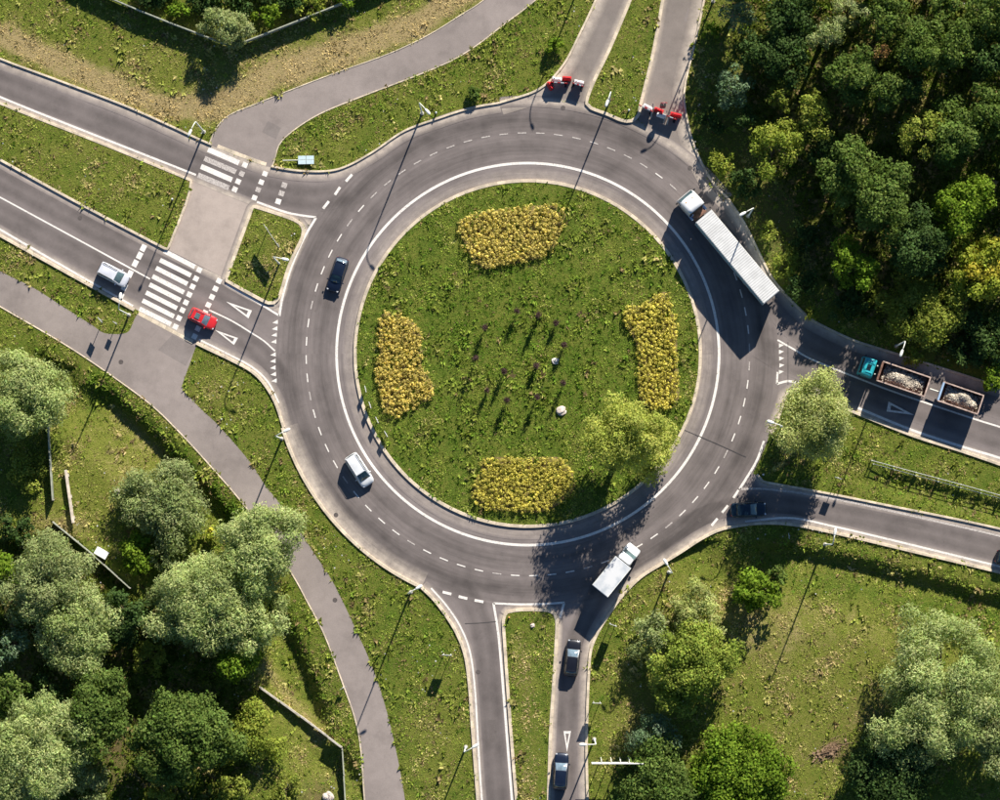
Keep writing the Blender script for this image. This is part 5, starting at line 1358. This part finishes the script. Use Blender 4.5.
for a in [
    (722, 165, 15, 2.6, 'lime', 'yellow green shrub at the kerb right of the closed road mouth'),
    (785, 262, 17, 2.2, 'lime', 'low yellow green shrub beside the rear of the semi trailer'),
    (768, 232, 14, 2.0, 'olive', 'low olive shrub right of the semi trailer lamp'),
    (805, 235, 14, 2.4, 'dark', 'low dark shrub in the clearing right of the semi trailer'),
    (800, 285, 15, 2.6, 'dark', 'low dark shrub at the bend of the right kerb'),
    (812, 314, 8, 1.6, 'lime', 'tiny yellow green shrub at the kerb above the tree shadow'),
    (850, 305, 16, 2.6, 'dark', 'dark shrub left of the large olive crown'),
    (915, 356, 13, 2.2, 'lime', 'yellow green shrub right of the lamp above the gravel truck'),
    (965, 355, 18, 1.6, 'dark', 'dark shrub above the gravel trailer'),
    (994, 378, 14, 2.4, 'bright', 'bright shrub at the right edge above the entry road'),
    (712, 30, 9, 1.6, 'bright', 'bright low shrub beside the right closed road'),
    (710, 120, 12, 2.0, 'dark', 'low dark shrub right of the bright red barrier'),
    (745, 185, 14, 2.2, 'dark', 'low dark shrub above the semi truck cab'),
    (835, 215, 12, 2.6, 'olive', 'low olive shrub under the pointed tree')]:
    shrub(*a)
# upper left
shrub(225, 26, 21, 5.0, 'sage', gap=1.7, label= 'pale sage bush in the corner of the upper left fence')
for a in [(268, 14, 14, 2.6, 'bright', 'green bush right of the pale bush inside the fence'), (312, 4, 16, 2.4, 'lime', 'yellow green bush inside the fence near the top'),
          (178, 12, 13, 2.2, 'bright', 'green bush left of the pale bush inside the fence'), (340, -8, 14, 2.2, 'bright', 'green bush at the top edge inside the fence'), (555, 45, 9, 1.8, 'bright', 'small bright shrub left of the left closed road'),
          (474, 93, 5, 1.2, 'mid', 'tiny round shrub on the upper verge right of the lamp')]:
    shrub(*a)
for (x, y, lab) in [(150, -10, 'dark hedge shrub at the top edge left of the pale bush'), (205, -5, 'dark hedge shrub at the top edge above the pale bush'), (250, -6, 'dark hedge shrub at the top edge right of the pale bush'), (295, -10, 'dark hedge shrub at the top edge above the yellow green bush')]:
    shrub(x, y, 20, 2.2, 'dark', lab)
# lower left wood
for a in [
    (20, 392, 42, 8, 'silver', 'silvery willow at the left edge below the path'),
    (163, 503, 38, 5, 'sage', 'broad pale willow bush in the left meadow'),
    (262, 545, 37, 9, 'silver', 'silvery willow leaning over the left path'),
    (203, 600, 46, 9, 'silver', 'large silvery willow left of the one over the path'),
    (250, 622, 30, 8, 'silver', 'silvery willow below the one over the path'),
    (52, 580, 42, 8, 'sage', 'grey green willow below the diagonal fence'),
    (78, 632, 36, 8, 'silver', 'pale willow below the grey green one'),
    (5, 575, 20, 6, 'bright', 'bright green tree at the left edge'),
    (12, 645, 17, 6, 'blue', 'small bluish green tree at the left edge'),
    (128, 617, 26, 6, 'dark', 'dark tree between the pale willows'),
    (10, 698, 20, 8, 'mid', 'green tree at the left edge above the large willow'),
    (33, 755, 52, 11, 'silver', 'large silvery willow in the bottom left corner'),
    (88, 782, 20, 6, 'sage', 'small brownish willow right of the corner willow'),
    (96, 714, 33, 10, 'mid', 'round green tree above the corner willow'),
    (183, 736, 42, 11, 'mid', 'large round green tree in the lower left wood'),
    (50, 690, 17, 5, 'dark', 'small dark tree left of the round green one'),
    (238, 664, 22, 6, 'bright', 'bright green tree at the top of the low diagonal wall')]:
    tree(*a, group=WOOD2)
for a in [(250, 735, 32, 3.2, 'lime', 'wide yellow green bush below the low diagonal wall'), (162, 792, 17, 4, 'olive', 'yellow green bush at the bottom edge under the large round tree'),
          (210, 533, 9, 2.2, 'yellow', 'small yellow bush between the pale willows'), (140, 552, 22, 2.0, 'bright', 'green bush under the broad pale willow bush'),
          (165, 562, 12, 3.5, 'sage', 'small pale willow bush left of the large silvery willow'), (228, 790, 20, 2.6, 'olive', 'low olive bush at the bottom edge'), (285, 790, 16, 1.6, 'olive', 'low bush inside the lower fence'),
          (25, 470, 22, 2.4, 'olive', 'low olive bush under the left willow'), (20, 530, 16, 2.4, 'dark', 'dark bush at the left edge in the meadow'), (150, 655, 20, 2.2, 'olive', 'olive undergrowth bush between willow and round tree')]:
    shrub(*a)
# lower right
tree(690, 664, 42, 7.5, 'olive2', 'olive green tree with yellow spot right of the black car')
tree(940, 688, 64, 10, 'silver', 'very large silvery willow at the lower right')
tree(1000, 730, 34, 8, 'sage', 'grey green willow at the right edge below the large one')
tree(893, 772, 42, 6, 'dark', 'dark green tree in shade below the large willow')
for a in [(651, 641, 23, 4.5, 'sage', 'grey green bush left of the olive tree'), (699, 612, 26, 3.6, 'palew', 'pale bush above the olive tree'), (653, 736, 23, 5, 'blue', 'bluish bush in the shadow of the olive tree'),
          (756, 591, 22, 5.0, 'bright', 'bright green round bush below the dark teal car'), (776, 575, 12, 2.2, 'mid', 'small green bush behind the bright round one'), (693, 679, 5, 4.6, 'yellow', 'small yellow leaf clump in front of the olive tree'),
          (738, 779, 50, 4.6, 'bright', 'large bright green bush at the bottom edge'), (655, 787, 38, 5, 'mid', 'green bush at the bottom edge right of the direction board')]:
    shrub(*a)
tree(627, 436, 37, 13, 'limew', low=0.1, gap=0.95, extra=[(3.6, -0.6, 4.2, 1.3), (4.8, 0.2, 3.8, 1.2), (4.2, 1.2, 4.6, 1.2), (5.6, 0.9, 3.4, 1.1), (3.9, -2.0, 3.6, 1.2), (5.0, -1.4, 3.2, 1.1), (2.9, -3.2, 3.4, 1.1), (6.0, -0.4, 3.0, 0.9), (1.6, -3.6, 3.2, 1.0), (2.6, -4.6, 3.0, 1.1), (4.0, -4.0, 2.8, 1.1), (3.2, -5.4, 2.2, 0.9), (4.6, -2.6, 3.0, 1.1)], label= 'yellow green willow on the central island')
tree(812, 417, 41, 10.5, 'palew', low=0.12, label= 'pale yellow green willow on the right island beside the entry road')
# brown brush heap
hp = at(830, 750); hp_o = empty('brush_heap', 'heap of brown cut branches on the lower right meadow', 'heap', (hp.x, hp.y, hgt(830, 750)), ang(20, -10))
g = random.Random(5); m = MB()
for k in range(70):
    x, y = g.gauss(0, 1.0), g.gauss(0, 0.45); a = g.gauss(0.1, 0.5); l = g.uniform(0.4, 1.2); z = 0.5*math.exp(-(x/1.2)**2-(y/0.6)**2)*g.uniform(0.3, 1)+0.05
    m.tube([(x-l*math.cos(a), y-l*math.sin(a), z*0.6), (x+l*math.cos(a), y+l*math.sin(a), z*1.2+0.05)], [0.035, 0.015], 4)
m.build('branches', M['brick_rubble'], hp_o)
m = MB()
for k in range(60): m.box((g.gauss(0, .9), g.gauss(0, .35), g.uniform(.02, .3)), (g.uniform(.15, .4), g.uniform(.15, .4), .08), g.uniform(0, 3))
b = m.build('brush', M['brick_rubble'], hp_o); b['kind'] = 'stuff'

# yellow shrub beds on the island
BEDS = [([(458, 222), (480, 213), (505, 208.5), (540, 205), (562, 207), (566, 214), (561, 232), (553, 249), (533, 260), (507, 264), (486, 269), (474, 261), (464, 243)], 'yellow shrub bed at the top of the island'),
        ([(381, 315), (402, 316), (419, 328), (421, 345), (422, 368), (431, 380), (433, 396), (418, 405), (398, 416), (386, 413), (381, 395), (375, 370), (379, 350)], 'yellow shrub bed at the left of the island'),
        ([(623, 313), (645, 302), (666, 291), (671, 305), (676, 325), (678, 360), (679, 398), (669, 409), (643, 404), (638, 385), (638, 350), (629, 330)], 'yellow shrub bed at the right of the island'),
        ([(488, 458), (525, 458), (561, 458), (575, 480), (571, 494), (545, 511), (505, 511), (480, 506), (472, 491), (478, 474)], 'yellow shrub bed at the bottom of the island')]
for bi, (pts, lab) in enumerate(BEDS):
    pl = [at(*p, 0.6).xy for p in pts]; pl = catmull(pl, 0.8, True)
    c0 = sum(pl, Vector((0, 0)))/len(pl)
    bed = empty('shrub_bed', lab, 'shrub bed', (c0.x, c0.y, 0.17), 0, 'yellow shrub beds')
    me = pymesh('soil', [(p.x-c0.x, p.y-c0.y, 0.02) for p in pl], [list(range(len(pl)))])
    if me.polygons[0].normal.z < 0: me.polygons[0].flip()
    obj('soil', me, M['bed_soil'], bed)
    r = np.random.default_rng(bi+50); P_ = np.array([(p.x, p.y) for p in pl])
    sp_ = 0.36; X_, Y_ = np.meshgrid(np.arange(P_[:, 0].min(), P_[:, 0].max(), sp_), np.arange(P_[:, 1].min(), P_[:, 1].max(), sp_*0.87))
    X_[1::2] += sp_/2; x = X_.ravel()+r.normal(0, 0.13, X_.size); y = Y_.ravel()+r.normal(0, 0.13, X_.size)
    k = pip(x+r.normal(0, 0.22, x.size), y+r.normal(0, 0.22, x.size), [tuple(p) for p in P_]); x, y = x[k]-c0.x, y[k]-c0.y; n_ = len(x); lf = 34
    kk = r.uniform(0, 1, n_) > 0.05; x, y = x[kk], y[kk]; n_ = len(x)
    d = r.normal(0, 1, (n_, lf, 3)); d /= np.linalg.norm(d, axis=2, keepdims=True); d[..., 2] = np.abs(d[..., 2])
    hh = r.uniform(0.50, 0.82, (n_, 1))*(1+0.12*np.sin(x*1.7+bi)*np.cos(y*1.3))[:, None]; rad = r.uniform(0.15, 0.28, (n_, 1))
    pos = np.stack([x[:, None]+d[..., 0]*rad, y[:, None]+d[..., 1]*rad, hh*(0.45+0.55*d[..., 2])], -1).reshape(-1, 3)
    T = len(pos); nr = d.reshape(-1, 3)+r.normal(0, .45, (T, 3)); nr /= np.linalg.norm(nr, axis=1, keepdims=True)
    ax = r.normal(0, 1, (T, 3)); ax -= (ax*nr).sum(1, keepdims=True)*nr; ax /= np.linalg.norm(ax, axis=1, keepdims=True); bx = np.cross(nr, ax)
    s = r.uniform(0.05, 0.10, (T, 1))
    V = np.stack([pos-ax*s, pos+bx*s*.7, pos+ax*s, pos-bx*s*.7], 1).reshape(-1, 3)
    hz = d[..., 2].reshape(-1, 1)
    col = np.array([(0.95, 0.79, 0.25), (0.95, 0.77, 0.24), (0.90, 0.79, 0.19), (0.86, 0.76, 0.18)][bi])*np.repeat(r.uniform(0.6, 1.2, (n_, 1)), lf, 0)*r.uniform(0.75, 1.2, (T, 1))
    grn = np.array([[0.34, 0.33, 0.06]])*r.uniform(0.7, 1.2, (T, 1)); pick = (r.uniform(0, 1, (T, 1)) < 0.24)
    col = np.where(pick, grn, col)
    fo = obj('foliage', npmesh('foliage', V, np.arange(T*4).reshape(-1, 4), np.repeat(col, 4, 0)), M['leaf'], bed); fo['kind'] = 'stuff'

# young purple-leaved saplings in the island lawn
for i, (x, y, h, lab) in enumerate([(485, 327, 2.6, 'upper left'), (517, 311, 2.4, 'top row left'), (538, 315, 3.0, 'top row right, densest'), (556, 323, 1.8, 'top row far right'), (564, 345, 2.2, 'rightmost beside the white stone'), (476, 358, 3.4, 'leftmost'),
                                    (504, 371, 2.6, 'centre left'), (536, 366, 1.8, 'faint centre'), (563, 383, 2.8, 'above the boulder'), (507, 400, 2.6, 'lower left'), (537, 397, 2.9, 'lower right'), (487, 390, 1.8, 'faint lower left')]):
    p = at(x, y, h*0.75); t = empty('sapling', 'young purple brown sapling in the island lawn, '+lab, 'sapling', (p.x, p.y, 0.17), 0, 'saplings on the island')
    g = random.Random(i+3); m = MB(); m.tube([(0, 0, -0.1), (0.03, 0.02, h*.5), (0, 0.05, h)], [0.035, 0.028, 0.01], 6)
    for k in range(16):
        a = g.uniform(0, 6.28); z = g.uniform(.4, .9)*h; l = g.uniform(.2, .5)
        m.tube([(0, 0, z), (l*math.cos(a), l*math.sin(a), z+g.uniform(.1, .45))], [0.016, 0.006], 4)
    m.build('trunk', M['twig'], t)
    r = np.random.default_rng(i+70); T = 130+int(r.uniform(0, 220)); pos = r.normal(0, 1, (T, 3))*np.array([.17, .17, .24*h])+np.array([0, 0, h*.62])
    nr = r.normal(0, 1, (T, 3)); nr /= np.linalg.norm(nr, axis=1, keepdims=True); ax = np.cross(nr, r.normal(0, 1, (T, 3))); ax /= np.linalg.norm(ax, axis=1, keepdims=True); bx = np.cross(nr, ax); s = r.uniform(.06, .12, (T, 1))
    V = np.stack([pos-ax*s, pos+bx*s*.7, pos+ax*s, pos-bx*s*.7], 1).reshape(-1, 3)
    col = np.array([[.085, .052, .052]])*r.uniform(.7, 1.4, (T, 1))
    obj('crown', npmesh('crown', V, np.arange(T*4).reshape(-1, 4), np.repeat(col, 4, 0)), M['leaf'], t)

# ------------------------------------------------------------------ grass and weeds
tufts('grass', 365000, 1, size=(0.07, 0.21), blades=3, label='short grass and dry stalks over verges, meadows and islands')
def weed_zone(px_, py_, pat, fo, r):
    lush = 0.13+0.14*(pat > 0.3)
    for pts, w, a in [([(300, 138), (345, 112), (400, 92), (450, 72), (500, 40), (560, 0)], 9, .7), ([(100, 384), (140, 415), (205, 482), (240, 518), (290, 622), (318, 690), (345, 745)], 10, .8),
                      ([(15, 262), (60, 292), (100, 318)], 6, .5), ([(190, 385), (250, 450), (300, 520), (345, 595), (385, 690), (403, 780)], 5, .28), ([(770, 550), (850, 558), (1000, 600)], 12, .5),
                      ([(110, 8), (175, 34), (232, 58), (300, 34), (360, 8)], 7, .5), ([(885, 478), (1000, 512)], 8, .5)]:
        q, _ = seg_dist(px_, py_, pts); lush = lush+a*np.exp(-(q/w)**2)
    lush = np.where(fo, 0.75, lush)
    d = np.hypot(px_-527.7, py_-353.7); lush = np.where(d < 172, 0.22+0.2*(pat > 0.2), lush)
    lush = lush*np.clip(1.2-dry_np(px_, py_)*1.3, 0.1, 1)
    return r.uniform(0, 1, px_.shape) < lush
tufts('weeds', 110000, 2, size=(0.18, 0.44), blades=6, zone=weed_zone, label='taller weeds in the ditches, along path edges and under trees')
# white blossoms dotted in the verges
r = np.random.default_rng(9); n_ = 2600
x = r.uniform(A0.x, A1.x, n_); y = r.uniform(A0.y, A1.y, n_); mm, z = paved_mask(x, y); px_, py_ = proj_np(x, y)
k = ~mm & (np.hypot(px_-527.7, py_-353.7) > 172) & (np.sin(x*.21+1)*np.cos(y*.17)+r.normal(0, .4, n_) > 0.35)
x, y, z = x[k], y[k], z[k]; n_ = len(x); s = r.uniform(.05, .13, (n_, 1)); a = r.uniform(0, 6.28, (n_, 1))
c = np.stack([x, y, z+r.uniform(.25, .45, n_)], -1); u = np.concatenate([np.cos(a), np.sin(a), r.normal(0, .3, (n_, 1))], 1); w = np.concatenate([-np.sin(a), np.cos(a), r.normal(0, .3, (n_, 1))], 1)
V = np.stack([c-u*s, c+w*s, c+u*s, c-w*s], 1).reshape(-1, 3)
o = obj('blossoms', npmesh('blossoms', V, np.arange(n_*4).reshape(-1, 4), np.full((n_*4, 3), 0.6)), M['leaf']); tag(o, 'tiny white blossoms dotted through the verges', 'flowers', kind='stuff')
